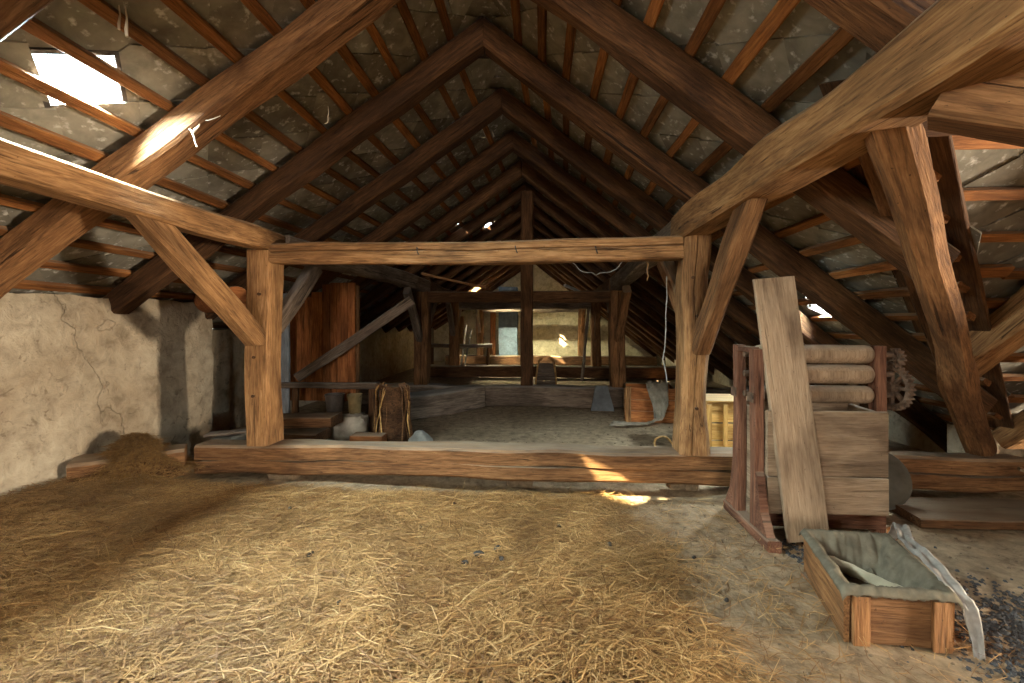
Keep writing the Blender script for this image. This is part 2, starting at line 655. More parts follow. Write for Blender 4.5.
# ------------------------------------------------------------------ floor
def floor_h(x, y):
    x = np.asarray(x, float)
    y = np.asarray(y, float)
    ss = lambda a, b, t: (lambda u: u * u * (3 - 2 * u))(np.clip((t - a) / (b - a), 0, 1))
    front = 1 - ss(2.45, 2.72, y)
    straw = (1 - ss(0.15, 0.95, x)) * front * ss(-3.5, -2.0, y)
    h = straw * (0.030 + 0.022 * vnoise(x * 1.3, y * 1.5, 1.0))
    h = h + straw * ss(-1.7, -2.7, x) * 0.10
    h = h + 0.006 * vnoise(x * 2.5, y * 2.5, 4.0)
    # hollow under the front sill
    g = np.exp(-((y - 2.86) / 0.13) ** 2) * (1 - ss(1.0, 1.3, x)) * ss(-1.6, -0.2, x)
    return h - 0.05 * g


def straw_density(x, y):
    ss = lambda a, b, t: (lambda u: u * u * (3 - 2 * u))(np.clip((t - a) / (b - a), 0, 1))
    e = 0.50 + 0.17 * vnoise(x * 2.0, y * 2.2, 2.0)
    d = 1 - ss(e - 0.28, e + 0.22, x)
    d = d * (1 - ss(2.52, 2.76, y + 0.05 * vnoise(x * 5, y, 3.0)))
    d = d + 0.060 * (1 - ss(1.0, 1.9, x)) * (1 - ss(2.5, 2.8, y))
    return d


def axis(a, b, fine0, fine1, fs, cs):
    out, t = [], a
    while t < b:
        out.append(t)
        t += fs if fine0 <= t < fine1 else cs
    out.append(b)
    return out


gx = axis(-3.6, 6.2, -2.9, 2.4, 0.045, 0.25)
gy = axis(-4.4, 13.0, 0.6, 4.0, 0.045, 0.25)
GX, GY = np.meshgrid(gx, gy)
GZ = floor_h(GX, GY)
nx_, ny_ = len(gx), len(gy)
fv = np.stack([GX.ravel(), GY.ravel(), GZ.ravel()], 1)
ff = [(j * nx_ + i, j * nx_ + i + 1, (j + 1) * nx_ + i + 1, (j + 1) * nx_ + i) for j in range(ny_ - 1) for i in range(nx_ - 1)]
fm = pydata('floor', fv.tolist(), ff)
at = fm.attributes.new('straw', 'FLOAT', 'POINT')
at.data.foreach_set('value', np.clip(straw_density(GX, GY).ravel() * 1.1, 0, 0.92).astype(np.float32))
fo = link('floor', fm, 'floor', smooth=60)
tag(fo, 'dusty trodden earth floor of the attic', 'floor', kind='structure')


# ------------------------------------------------------------------ walls
def wall_mesh(nu, nv, pos, thick):
    """a front sheet pos(u, v) -> point, closed to a slab by thick (a vector)"""
    v = []
    for s in (0, 1):
        for j in range(nv + 1):
            for i in range(nu + 1):
                p = Vector(pos(i / nu, j / nv))
                if s:
                    p = p + Vector(thick)
                v.append(tuple(p))
    n1 = nu + 1
    off = n1 * (nv + 1)
    f = []
    for j in range(nv):
        for i in range(nu):
            a = j * n1 + i
            f.append((a, a + 1, a + n1 + 1, a + n1))
            f.append((off + a, off + a + n1, off + a + n1 + 1, off + a + 1))
    for i in range(nu):
        f.append((i, off + i, off + i + 1, i + 1))
        a = nv * n1 + i
        f.append((a, a + 1, off + a + 1, off + a))
    for j in range(nv):
        a = j * n1
        f.append((a, a + n1, off + a + n1, off + a))
        a = j * n1 + nu
        f.append((a, off + a, off + a + n1, a + n1))
    me = pydata('wall', v, f)
    bm = bmesh.new()
    bm.from_mesh(me)
    bmesh.ops.recalc_face_normals(bm, faces=bm.faces)
    bm.to_mesh(me)
    bm.free()
    return me


def left_wall_pos(u, v):
    y = -4.2 + u * 7.81
    top = 1.29 + 0.02 * float(vnoise(y * 2.3, 0.3, 5.0)) + 0.012 * float(vnoise(y * 7.3, 0.9, 2.0))
    z = -0.05 + v * (top + 0.05)
    x = -2.95 + 0.022 * float(vnoise(y * 1.6, z * 2.1, 3.0)) + 0.008 * float(vnoise(y * 5, z * 6, 8.0))
    x -= 0.04 * max(0.0, v - 0.9) / 0.1 * 0.6
    return (x, y, z)


tag(link('wall_left', wall_mesh(110, 26, left_wall_pos, (-0.28, 0, 0)), 'plaster', smooth=45),
    'uneven cream lime plaster wall under the low roof', 'wall', kind='structure')
tag(link('wall_left', wall_mesh(30, 6, lambda u, v: (-3.22 + 0.01 * float(vnoise(u * 20, v * 5)), 3.62 + u * 9.2, -0.05 + v * 1.10), (-0.2, 0, 0)), 'plaster', smooth=45),
    'shaded plaster wall set back beyond the bright wall corner', 'wall', kind='structure')


def gable_pos(y):
    def f(u, v):
        x = -3.25 + u * 6.6
        return (x, y + 0.01 * float(vnoise(u * 9, v * 7)), -0.05 + v * (z_roof(x, y) + 0.265))
    return f


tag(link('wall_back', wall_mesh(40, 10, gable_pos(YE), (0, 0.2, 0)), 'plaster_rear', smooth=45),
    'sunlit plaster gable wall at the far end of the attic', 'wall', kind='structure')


def rect_wall_with_hole(name, o, ux, w, hfun, hole, thick, mat, label):
    """slab from columns: along ux, hole = (a0, a1, z0, z1)"""
    a0, a1, z0, z1 = hole
    bm = bmesh.new()
    cuts = sorted(set([0, a0, a1, w] + [w * i / 12 for i in range(13)]))
    O, U, T = Vector(o), Vector(ux), Vector(thick)

    def slab(x0, x1, zb0, zb1, zt0, zt1):
        q = [O + U * x0 + Vector((0, 0, zb0)), O + U * x1 + Vector((0, 0, zb1)), O + U * x1 + Vector((0, 0, zt1)), O + U * x0 + Vector((0, 0, zt0))]
        a = [bm.verts.new(p) for p in q]
        b = [bm.verts.new(p + T) for p in q]
        bm.faces.new(a)
        bm.faces.new(list(reversed(b)))
        for i in range(4):
            j = (i + 1) % 4
            bm.faces.new((a[i], b[i], b[j], a[j]))
    for x0, x1 in zip(cuts[:-1], cuts[1:]):
        if x1 - x0 < 1e-5:
            continue
        m = (x0 + x1) / 2
        h0, h1 = hfun(x0), hfun(x1)
        if a0 <= m <= a1:
            slab(x0, x1, -0.05, -0.05, z0, z0)
            slab(x0, x1, z1, z1, max(z1 + 0.02, h0), max(z1 + 0.02, h1))
        else:
            slab(x0, x1, -0.05, -0.05, h0, h1)
    o_ = link(name, bmesh_mesh('wall', bm), mat)
    tag(o_, label, 'wall', kind='structure')
    return o_


rect_wall_with_hole('wall_front', (-3.2, YB, 0), (1, 0, 0), 6.4, lambda a: z_roof(-3.2 + a, YB) + 0.2, (2.3, 3.7, 1.15, 2.3), (0, -0.2, 0),
                    'plaster', 'plaster front gable wall with an opening added for fill light')
rect_wall_with_hole('wall_right', (5.6, -0.55, 0), (0, 1, 0), 3.7, lambda a: z_wing(-0.55 + a) + 0.26, (0.82, 1.32, 0.45, 1.10), (0.2, 0, 0),
                    'plaster', 'gable wall of the cross wing with a hay door')
for nm, p0, p1 in (('right', (3.35, 3.0, 0), (3.35, 12.8, 0)), ('right', (3.35, -4.2, 0), (3.35, -0.4, 0)),
                   ('wing', (3.0, 3.16, 0), (5.7, 3.16, 0)), ('wing', (3.0, -0.56, 0), (5.7, -0.56, 0))):
    d = Vector(p1) - Vector(p0)
    top = 0.34 if nm == 'right' else 0.42
    t = (0.15, 0, 0) if nm == 'right' else ((0, 0.15, 0) if p0[1] > 0 else (0, -0.15, 0))
    tag(link('wall_' + nm, wall_mesh(12, 2, lambda u, v, p0=p0, d=d, top=top: tuple(Vector(p0) + d * u + Vector((0, 0, -0.05 + v * top))), t), 'plaster'),
        'low masonry kerb under the eaves', 'wall', 'low walls under the eaves', kind='structure')


# ------------------------------------------------------------------ roof covering: laths and tiles
GAUGE = 0.21
N_RAFTER, N_LATH = 0.15, 0.030        # thickness of rafters and laths, square to the roof


def slope_frame(side):
    """origin function, unit vectors: u down the slope, v along the ridge, n outwards"""
    if side == 'left':
        a = math.atan(ML)
        return Vector((-math.cos(a), 0, -math.sin(a))), Vector((0, 1, 0)), Vector((-math.sin(a), 0, math.cos(a)))
    if side == 'right':
        a = math.atan(MR)
        return Vector((math.cos(a), 0, -math.sin(a))), Vector((0, 1, 0)), Vector((math.sin(a), 0, math.cos(a)))
    a = math.atan(MW)
    if side == 'wing':
        return Vector((0, math.cos(a), -math.sin(a))), Vector((1, 0, 0)), Vector((0, math.sin(a), math.cos(a)))
    return Vector((0, -math.cos(a), -math.sin(a))), Vector((1, 0, 0)), Vector((0, -math.sin(a), math.cos(a)))


ZWR = z_wing(WYR)


def slope_point(side, s, t, n):
    """s down the slope from the ridge, t along the ridge, n off the rafters' underside"""
    u, v, nn = slope_frame(side)
    if side in ('left', 'right'):
        o = Vector((xr(t), t, ZA))
    else:
        o = Vector((t, WYR, ZWR))
    return o + u * s + nn * n


# diamond-laid tiles: half diagonal HA, every row half a tile along; rows lie on the laths
HA, TT = 0.25, 0.007
PH = 0.372                              # where the rows start along the ridge
ca_l = math.cos(math.atan(ML))


def row_s(k):
    return 0.054 + k * GAUGE


def tile_t(k, j):
    return PH + (GAUGE if k % 2 else 0.0) + 2 * GAUGE * j


# roof windows in the left side, the last two added for light: (row, index, tiles across)
WINS = [(8, 3, 1), (9, -3, 3), (8, 24, 1)]
WINS_R = [(14, 7, 1)]                  # and one added low in the right side for light
# tiles broken or fallen out of the left side: (row, index) -> which part is left
LOST = {}


def sun_hole(target):
    """row and index of the left roof tile that the sun's path to a lit patch crosses"""
    p = Vector(target)
    lo, hi = 0.0, 12.0
    for _ in range(60):
        m = (lo + hi) / 2
        q = p + SUN_DIR * m
        if q.z < z_left(q.x, q.y) + 0.18 / ca_l:
            lo = m
        else:
            hi = m
    q = p + SUN_DIR * lo
    s = (xr(q.y) - q.x) / ca_l - 0.18 * ML
    best = min(((k, j) for k in range(0, 18) for j in range(-12, 30)), key=lambda kj: (row_s(kj[0]) - s) ** 2 + (tile_t(*kj) - q.y) ** 2)
    print('sun hole', target, 'at s,y', round(s, 3), round(q.y, 3), 'tile', best, round(row_s(best[0]) - s, 3), round(tile_t(*best) - q.y, 3))
    return best


LOST[sun_hole((0.36, 12.58, 0.78))] = 'none'
LOST[sun_hole((0.16, 12.58, 0.95))] = 'none'
for kj in ((15, 5), (16, 4), (4, 13), (6, 12)):
    LOST[kj] = 'chipped'
LOST[(3, 15)] = 'lower'


def win_cells(k, j, n):
    """rows and positions of the n x n diamond of tiles about tile (k, j)"""
    h = n // 2
    return [(k + a + b, tile_t(k, j) + (a - b) * GAUGE) for a in range(-h, h + 1) for b in range(-h, h + 1)]


def tile_mesh(seed, part='full', flip=1):
    """thin diamond tile with clipped side corners: local X down the slope, Y along the ridge, Z outwards"""
    r = random.Random(seed)
    g = GAUGE - 0.003
    c = HA - g
    pts = [(-HA, 0), (-c, g), (c, g), (HA, 0), (c, -g), (-c, -g)]
    if part == 'lower':
        pts = [(0.03, -0.19), (0.0, -0.06), (0.035, 0.05), (0.02, 0.19), (c, g), (HA, 0), (c, -g)]
    elif part == 'chipped':
        pts = [(-HA, 0), (-c, g), (c, g), (HA - 0.16, 0.12), (HA - 0.17, 0.0), (HA - 0.15, -0.12), (c, -g), (-c, -g)]
    pts = [(x + r.uniform(-0.006, 0.006), y + r.uniform(-0.004, 0.004)) for x, y in pts]
    n = len(pts)
    v = [(x, y, r.uniform(-0.001, 0.001)) for x, y in pts] + [(x, y, TT + r.uniform(-0.001, 0.001)) for x, y in pts]
    v += [(0.04, 0, -0.002), (0.04, 0, TT - 0.002)]
    f = []
    for i in range(n):
        j = (i + 1) % n
        f += [(2 * n, j, i), (2 * n + 1, n + i, n + j), (i, j, n + j, n + i)]
    return v, f


TILT = math.atan(0.0095 / GAUGE)


def finish_tile(v, f):
    me = pydata('roof_tile', v, f)
    bm = bmesh.new()
    bm.from_mesh(me)
    bmesh.ops.recalc_face_normals(bm, faces=bm.faces)
    bm.to_mesh(me)
    bm.free()
    me.materials.append(M['tile'])
    return me


VARIANTS = [tile_mesh(i) for i in range(5)] + [tile_mesh(77, 'chipped')]
VMESH = [finish_tile(*q) for q in VARIANTS]
LOWER = tile_mesh(5, 'lower')

camP = Vector((0, 0, 1.1))


def seen(p):
    """does a point fall within the photographed field of view (with a margin)"""
    th = R(3.814)
    d = -p.x * math.sin(th) + p.y * math.cos(th)
    if d < 0.5:
        return False
    px = 512 + 420 * (p.x * math.cos(th) + p.y * math.sin(th)) / d
    py = 325 - 420 * (p.z - 1.1) / d
    return -60 < px < 1084 and -60 < py < 743


SMAX = {'left': 3.62, 'right': 4.78, 'wing': 2.6, 'wing_near': 2.6}


def keep(side, s, t):
    p = slope_point(side, s, t, 0.17)
    if side == 'right' and -0.6 < t < 3.15:
        return p.z > z_wing(t) + 0.21
    if side.startswith('wing'):
        return p.z > z_right(p.x, p.y) + 0.17 and p.x > 1.27
    return True


def build_roof(side, name, label, t0, t1):
    u, v, n = slope_frame(side)
    root = tag(empty(name, slope_point(side, 0, max(t0, 0.0), 0.0)), label, 'roof', kind='structure')
    inv = Matrix.Translation(-root.location)
    basis = Matrix((u, v, n)).transposed()
    if basis.determinant() < 0:
        basis = Matrix((u, -v, n)).transposed()
    vdir = 1 if Matrix((u, v, n)).determinant() > 0 else -1
    r = random.Random(hash(side) % 1000 if False else {'left': 3, 'right': 5, 'wing': 9, 'wing_near': 12}[side])
    # laths, in lengths joined over the rafters
    ncourse = int(SMAX[side] / GAUGE)
    for k in range(ncourse + 1):
        s = 0.150 + k * GAUGE
        cut = [t0]
        while cut[-1] < t1 - 0.1:
            nxt = cut[-1] + 0.8 * r.choice((2, 3, 3, 4))
            for br in (2.8, 5.6):
                if side in ('left', 'right') and cut[-1] < br - 0.05 < nxt - 0.05:
                    nxt = br
            cut.append(min(nxt, t1))
        pieces = list(zip(cut[:-1], cut[1:]))
        if side == 'right':
            # leave out the stretch between the two valleys
            vy = valley_y(xr(0) + s * u.x) + 0.02
            if vy > WYR:
                lo_, hi_ = 2 * WYR - vy, vy
                pieces = [q for a, b in pieces for q in ((a, min(b, lo_)), (max(a, hi_), b))]
        elif side.startswith('wing'):
            vx = valley_x(WYR + s * u.y) + 0.02
            pieces = [(max(a, vx), b) for a, b in pieces]
        for a, b in pieces:
            if b - a < 0.08:
                continue
            js = r.uniform(-0.012, 0.012)
            hh = r.uniform(0.046, 0.060)
            pa = slope_point(side, s + js, a, N_RAFTER + N_LATH / 2)
            pb = slope_point(side, s + js + r.uniform(-0.008, 0.008), b, N_RAFTER + N_LATH / 2)
            if (pb - camP).length > 13.5 and not seen(pb):
                pass
            _seed[0] += 1
            o = link('lath', beam_mesh((pb - pa).length, hh, N_LATH, seed=_seed[0], wob=0.003, cham=0.004, seg=0.4), 'lath', root, smooth=30)
            o.matrix_basis = inv @ frame_mat(pa, pb, n)
    # tiles
    near = []
    gone = set()
    if side in ('left', 'right'):
        for (k, j, nn_) in (WINS if side == 'left' else WINS_R):
            gone |= {(kk, round(tt, 3)) for kk, tt in win_cells(k, j, nn_)}
    for k in range(0, ncourse + 1):
        for j in range(int((t0 - 1) / (2 * GAUGE)) - 1, int((t1 + 1) / (2 * GAUGE)) + 2):
            t, s = tile_t(k, j), row_s(k)
            if t < t0 - 0.2 or t > t1 + 0.2 or not keep(side, s + 0.05, t) or (k, round(t, 3)) in gone:
                continue
            part = 'full'
            if side == 'left' and (k, j) in LOST:
                part = LOST[(k, j)]
                if part == 'none':
                    continue
            p = slope_point(side, s, t, N_RAFTER + N_LATH + 0.012)
            yaw = r.gauss(0, 0.012)
            if r.random() < 0.06 and part == 'full':
                yaw = r.uniform(-0.09, 0.09)
                p = p + u * r.uniform(-0.01, 0.05) + v * r.uniform(-0.02, 0.02)
            mt = basis.to_4x4()
            mt.translation = p
            mt = mt @ Matrix.Rotation(yaw, 4, 'Z') @ Matrix.Rotation(-TILT, 4, 'Y')
            d = (p - camP).length
            vi = 5 if (r.random() < 0.05 and side != 'left') else r.randrange(5)
            near.append((d if seen(p) else d + 100, mt, part, vi))
    near.sort(key=lambda q: q[0])
    indiv, rest = near[:300], near[300:]
    for i, (d, mt, part, vi) in enumerate(indiv):
        me = finish_tile(*LOWER) if part == 'lower' else VMESH[5 if part == 'chipped' else vi]
        o = bpy.data.objects.new('roof_tile', me)
        C.objects.link(o)
        o.parent = root
        o.matrix_basis = inv @ mt
    V, F = [], []
    for i, (d, mt, part, vi) in enumerate(rest):
        vv, f2 = LOWER if part == 'lower' else VARIANTS[5 if part == 'chipped' else vi]
        b = len(V)
        A = np.array(vv) @ np.array(mt.to_3x3()).T + np.array(mt.translation) - np.array(root.location)
        V.extend(A.tolist())
        F.extend([tuple(q + b for q in ff_) for ff_ in f2])
    if V:
        me = pydata('roof_tiles', V, F)
        bm = bmesh.new(); bm.from_mesh(me); bmesh.ops.recalc_face_normals(bm, faces=bm.faces); bm.to_mesh(me); bm.free()
        o = link('roof_tiles', me, 'tile', root)
        o['kind'] = 'stuff'
    return root


roof_l = build_roof('left', 'ceiling_left', 'tiled roof slope with laths above the plaster wall', YB - 0.2, YE + 0.2)
roof_r = build_roof('right', 'ceiling_right', 'tiled roof slope with laths above the roller machine', YB - 0.2, YE + 0.2)
roof_w = build_roof('wing', 'ceiling_wing', 'tiled roof slope of the cross wing beyond the valley rafter', 0.6, 5.8)
roof_n = build_roof('wing_near', 'ceiling_wing', 'near tiled roof slope of the cross wing', 0.6, 5.8)
# ridge cap tiles
for k in range(int((YE - YB) / 0.34) + 1):
    y = YB + k * 0.34
    pr = [(0.20 * math.cos(a), 0, 0.15 * math.sin(a)) for a in [math.pi * i / 8 for i in range(9)]]
    vv = [(x, yy, z + (0 if yy == 0 else 0.012)) for yy in (0, 0.37) for (x, _, z) in pr] + [(x * 0.9, yy, z * 0.86 - 0.002 + (0 if yy == 0 else 0.012)) for yy in (0, 0.37) for (x, _, z) in pr]
    f2 = []
    for i in range(8):
        f2 += [(i, i + 1, i + 10, i + 9), (18 + i, 27 + i, 28 + i, 19 + i), (i, 18 + i, 19 + i, i + 1), (9 + i, 10 + i, 28 + i, 27 + i)]
    f2 += [(0, 9, 27, 18), (8, 26, 35, 17)]
    o = link('ridge_tile', pydata('ridge_tile', vv, f2), 'tile', roof_r, smooth=40)
    o.location = Vector((xr(y), y, ZA + 0.10)) - roof_r.location
vv = []
pr = [(0.20 * math.cos(a), 0.17 * math.sin(a)) for a in [math.pi * i / 8 for i in range(9)]]
for k in range(14):
    x = 1.10 + k * 0.36
    vv = [(xx, y * q, z * q + (0 if xx == 0 else 0.012)) for q in (1.0, 0.88) for xx in (0, 0.39) for (y, z) in pr]
    f2 = []
    for i in range(8):
        f2 += [(i, i + 1, i + 10, i + 9), (18 + i, 27 + i, 28 + i, 19 + i)]
    o = link('ridge_tile', pydata('ridge_tile', vv, f2), 'tile', roof_w, smooth=40)
    o.location = Vector((x, WYR, ZWR + 0.09)) - roof_w.location


# roof windows: iron frame and pane set in place of tiles
def roof_window(name, win, label, side='left'):
    k, j, nn_ = win
    u, v, n = slope_frame(side)
    c = slope_point(side, row_s(k), tile_t(k, j), N_RAFTER + N_LATH + 0.035)
    root = tag(empty(name, c), label, 'window', kind='structure')
    d1, d2 = (u + v).normalized(), (v - u).normalized()
    basis = Matrix((d1, d2, n)).transposed().to_4x4()
    h = ((nn_ + 1) * GAUGE * math.sqrt(2) - HA * math.sqrt(2)) / 2 + 0.012
    bm = bmesh.new()
    for (x, y, a, b) in ((h, 0, 0.018, 2 * h + 0.018), (-h, 0, 0.018, 2 * h + 0.018), (0, h, 2 * h, 0.018), (0, -h, 2 * h, 0.018)):
        bmesh.ops.create_cube(bm, size=1, matrix=Matrix.Translation((x, y, 0)) @ Matrix.Diagonal((a, b, 0.05, 1)))
    fr = link('window_frame', bmesh_mesh('window_frame', bm), 'iron', root)
    fr.matrix_basis = basis
    bm = bmesh.new()
    bmesh.ops.create_cube(bm, size=1, matrix=Matrix.Diagonal((2 * h - 0.016, 2 * h - 0.016, 0.004, 1)))
    pn = link('pane', bmesh_mesh('pane', bm), 'glass', root)
    pn.matrix_basis = basis
    return root


roof_window('window_1', WINS[0], 'small bright roof window in the tiles with laths running across it')
roof_window('added_window_2', WINS[1], 'large roof window added near the front gable for fill light')
roof_window('added_window_3', WINS[2], 'small roof window added far back to brighten the rear gable')
roof_window('added_window_4', WINS_R[0], 'small roof window added low behind the roller mangle to light the bay', 'right')


# ------------------------------------------------------------------ rafters
RW, RD = 0.135, N_RAFTER


def rafter(side, t, s1, label, group=None, mat='timber', w=RW, s0=0.0):
    u, v, n = slope_frame(side)
    tan = {'left': ML, 'right': MR}.get(side, MW)
    p0 = slope_point(side, s0 - tan * RD / 2 + 0.002, t, RD / 2)
    p1 = slope_point(side, s1, t, RD / 2)
    return beam('rafter', p0, p1, w, RD, mat, up=n, label=label, cat='rafter', group=group, wob=0.009, cham=0.016, skew0=-tan * RD / 2)


ORD = 'first second third fourth fifth sixth seventh eighth ninth tenth eleventh twelfth thirteenth fourteenth'.split()
rafter_ys = [-3.6, -2.8, -2.0, -1.2, -0.4, 0.4, 1.2, 2.0, 2.8, 3.6, 4.4, 5.2, 6.0, 6.8, 7.6, 8.4, 9.2, 10.0, 10.8, 11.6, 12.4]
for y in rafter_ys:
    yy = y + rnd.uniform(-0.02, 0.02)
    if 2.0 <= y <= 4.5:
        k = int(round((y - 2.0) / 0.8))
        lab = f'thick warm brown rafter over the plaster wall, {ORD[k]} beyond the bright roof window'
        grp = None
    elif y > 4.5:
        lab = f'dark deep-attic rafter on the roof window side, {ORD[int(round((y - 2.0) / 0.8))]} beyond the bright roof window'
        grp = 'deep rafters on the roof window side'
    else:
        lab = 'rafter over the straw before the bright roof window'
        grp = 'rafters before the roof window'
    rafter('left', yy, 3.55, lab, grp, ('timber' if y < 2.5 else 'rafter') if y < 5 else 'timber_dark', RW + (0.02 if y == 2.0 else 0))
for y in rafter_ys:
    yy = y + rnd.uniform(-0.02, 0.02)
    s1 = 4.65
    if -0.45 < y < 3.05:
        s1 = max(0.25, (valley_x(yy) + 0.37) / math.cos(math.atan(MR)) - 0.06) + (0.30 if y == 1.2 else 0)
    if 1.9 <= y <= 4.5:
        k = int(round((y - 2.0) / 0.8))
        lab = f'brown rafter over the roller machine side, {ORD[k]} from the cross wing'
        grp = None
    elif y > 4.5:
        lab = f'dark deep-attic rafter on the roller machine side, {ORD[int(round((y - 2.0) / 0.8))]} from the cross wing'
        grp = 'deep rafters on the roller machine side'
    else:
        lab = 'rafter over the cross wing opening above the massive purlin'
        grp = 'rafters by the cross wing'
    if s1 > 0.4:
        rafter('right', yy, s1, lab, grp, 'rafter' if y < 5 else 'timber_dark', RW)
# wing rafters and valley rafters
for x in (2.36, 3.2, 4.0, 4.8, 5.5):
    y0 = WYR + (0.0 if x > 2.9 else 0.9)
    u, v, n = slope_frame('wing')
    ye = min(3.05, valley_y(x)) - 0.03 if x < 2.9 else 3.05
    ca = math.cos(math.atan(MW))
    rafter('wing', x, (ye - WYR) / ca, 'stout orange brown jack rafter running up from the leaning valley rafter' if x == 2.36 else 'rafter of the cross wing by the hay door',
           None if x < 3 else 'cross wing rafters', 'timber_pale', 0.15, s0=0.0)
    rafter('wing_near', x, min(2.5, (valley_y(x) - WYR) / ca - 0.05), 'near side rafter of the cross wing', 'near side wing rafters', 'timber', 0.14)
beam('valley_rafter', (1.035, 1.362, 1.757), (2.98, 3.02, 0.245), 0.125, 0.15, 'timber', up=(0.35, 0.35, 0.87),
     label='massive leaning valley rafter running down beside the roller machine', cat='rafter', wob=0.016, cham=0.03, groove=('+y', 0.1, 0.1, 0.02), seed=4)
beam('valley_rafter', (1.08, 1.18, 1.72), (2.98, -0.42, 0.25), 0.15, 0.17, 'timber', up=(0.35, -0.35, 0.87),
     label='near valley rafter of the cross wing', cat='rafter', wob=0.01)
# boards lying beside the valleys, over the laths
for sgn in (1, -1):
    yb = 3.12 if sgn > 0 else -0.52
    a_, b_ = Vector((1.10, valley_y(1.10) if sgn > 0 else 2 * WYR - valley_y(1.10), z_right(1.10, 1.0))), Vector((3.10, yb, z_right(3.10, 1.0)))
    for side in (('right', 'wing') if sgn > 0 else ('right', 'wing_near')):
        u, v, n = slope_frame(side)
        ax = (b_ - a_).normalized()
        off = n.cross(ax).normalized()
        ref = Vector((0, sgn, 0)) if side == 'right' else Vector((1, 0, 0))
        if off.dot(ref) < 0:
            off = -off
        wd = 0.36 if side == 'right' else 0.24
        sh = off * (wd / 2 - 0.04) + n * (N_RAFTER + N_LATH + 0.012)
        beam('valley_board', a_ + sh, b_ + sh, wd, 0.018, 'timber_dark', up=n,
             label={1: {'right': 'broad dark board beside the valley on the main roof slope', 'wing': 'broad dark board beside the valley on the wing slope'},
                    -1: {'right': 'broad board by the rear valley on the main slope', 'wing_near': 'broad board by the rear valley on the wing slope'}}[sgn][side],
             cat='board', wob=0.003, cham=0.003)

# ------------------------------------------------------------------ front frame of posts, tie beam and sill
FY = 2.8
pl = beam('post', (-1.968, FY + 0.088, 0.255), (-1.968, FY + 0.088, 1.625), 0.175, 0.175, 'timber_pale', up=(-1, 0, 0),
          label='square oak post with braces on the sill beside the plaster wall', cat='post', wob=0.010, cham=0.018, seed=21)
for z in (0.35, 0.62, 1.06):
    peg(pl, (z, -0.086, rnd.uniform(-0.04, 0.04)), (0, 1, 0), 0.011)
prr = beam('post', (1.018, FY + 0.10, 0.258), (1.018, FY + 0.10, 1.695), 0.20, 0.165, 'timber_pale', up=(-1, 0, 0),
           label='knotty warm-lit oak post behind the roller machine', cat='post', wob=0.020, cham=0.03, groove=('-y', 0.1, 0.08, 0.02), seed=8)
for z in (0.3, 0.9, 1.15):
    peg(prr, (z, -0.098, rnd.uniform(-0.04, 0.04)), (0, 1, 0), 0.011)
sill = beam('sill_beam', (-2.44, FY + 0.088, 0.152), (3.05, FY + 0.088, 0.160), 0.175, 0.205, 'timber', label='long cracked sill beam along the edge of the straw floor',
            cat='beam', groove=('-y', -0.02, 0.05, 0.03), wob=0.010, cham=0.016, seed=5)
for x in (0.6, 2.3, 3.4, 4.6):
    tag(box('packing_stone', (-2.44 + x, FY + 0.11, -0.01), (0.18, 0.10, 0.058), 'earth', jit=0.008),
        'flat packing stone under the long cracked sill beam', 'stone', 'packing stones under the sill')
tie = beam('tie_beam', (-1.885, FY + 0.09, 1.597), (0.94, FY + 0.09, 1.608), 0.14, 0.145, 'timber_pale', label='cracked tie beam between the two front posts', cat='beam',
           groove=('-y', 0.1, 0.10, 0.016), wob=0.008, cham=0.012, seed=31)
# iron nails and hooks on the tie beam
for x in (0.95, 1.62, 2.15):
    hk = link('hook', tube_mesh([(0, 0, 0.02), (0, -0.02, 0.02), (0.004, -0.03, 0.0), (0.01, -0.028, -0.02), (0.014, -0.018, -0.025)], 0.004, 5), 'iron', tie)
    hk.location = (x + 0.1, -0.068, rnd.uniform(-0.01, 0.02))
beam('purlin', (-1.935, -3.95, 1.70), (-1.935, FY + 0.20, 1.69), 0.13, 0.135, 'timber_pale', label='dusty purlin running over the oak post towards the plaster wall roof',
     cat='beam', wob=0.010, cham=0.014, groove=('+y', 0.05, 0.06, 0.012), seed=12)
beam('purlin', (1.03, 0.28, 1.80), (1.03, FY + 0.25, 1.785), 0.19, 0.205, 'timber_pale', label='massive cracked purlin rising from the knotty post over the roller machine', cat='beam',
     wob=0.014, cham=0.022, groove=('-y', -0.02, 0.07, 0.025), seed=17)
beam('purlin', (1.03, -3.95, 1.80), (1.03, 0.26, 1.80), 0.19, 0.205, 'timber', label='length of purlin between the massive purlin and the front gable', cat='beam', wob=0.012)
# braces
beam('brace', (-1.955, FY + 0.02, 0.97), (-1.94, 1.90, 1.68), 0.10, 0.135, 'timber_pale', label='slanting brace from the oak post up to the dusty purlin', cat='brace', wob=0.008, skew0=-0.08, skew1=0.0, seed=41)
beam('brace', (-1.945, FY + 0.165, 1.08), (-1.92, 3.46, 1.60), 0.08, 0.13, 'timber_grey', label='weathered grey brace behind the oak post by the plaster wall', cat='brace', wob=0.008, seed=42)
beam('brace', (1.035, FY + 0.01, 0.955), (1.03, 2.085, 1.79), 0.095, 0.145, 'timber', label='short brace from the knotty post up to the massive purlin', cat='brace', wob=0.010, seed=43)
beam('brace', (1.0, FY + 0.2, 1.20), (1.0, 3.45, 1.62), 0.10, 0.13, 'timber', label='brace behind the knotty post under the rear purlin', cat='brace', wob=0.008, seed=44)
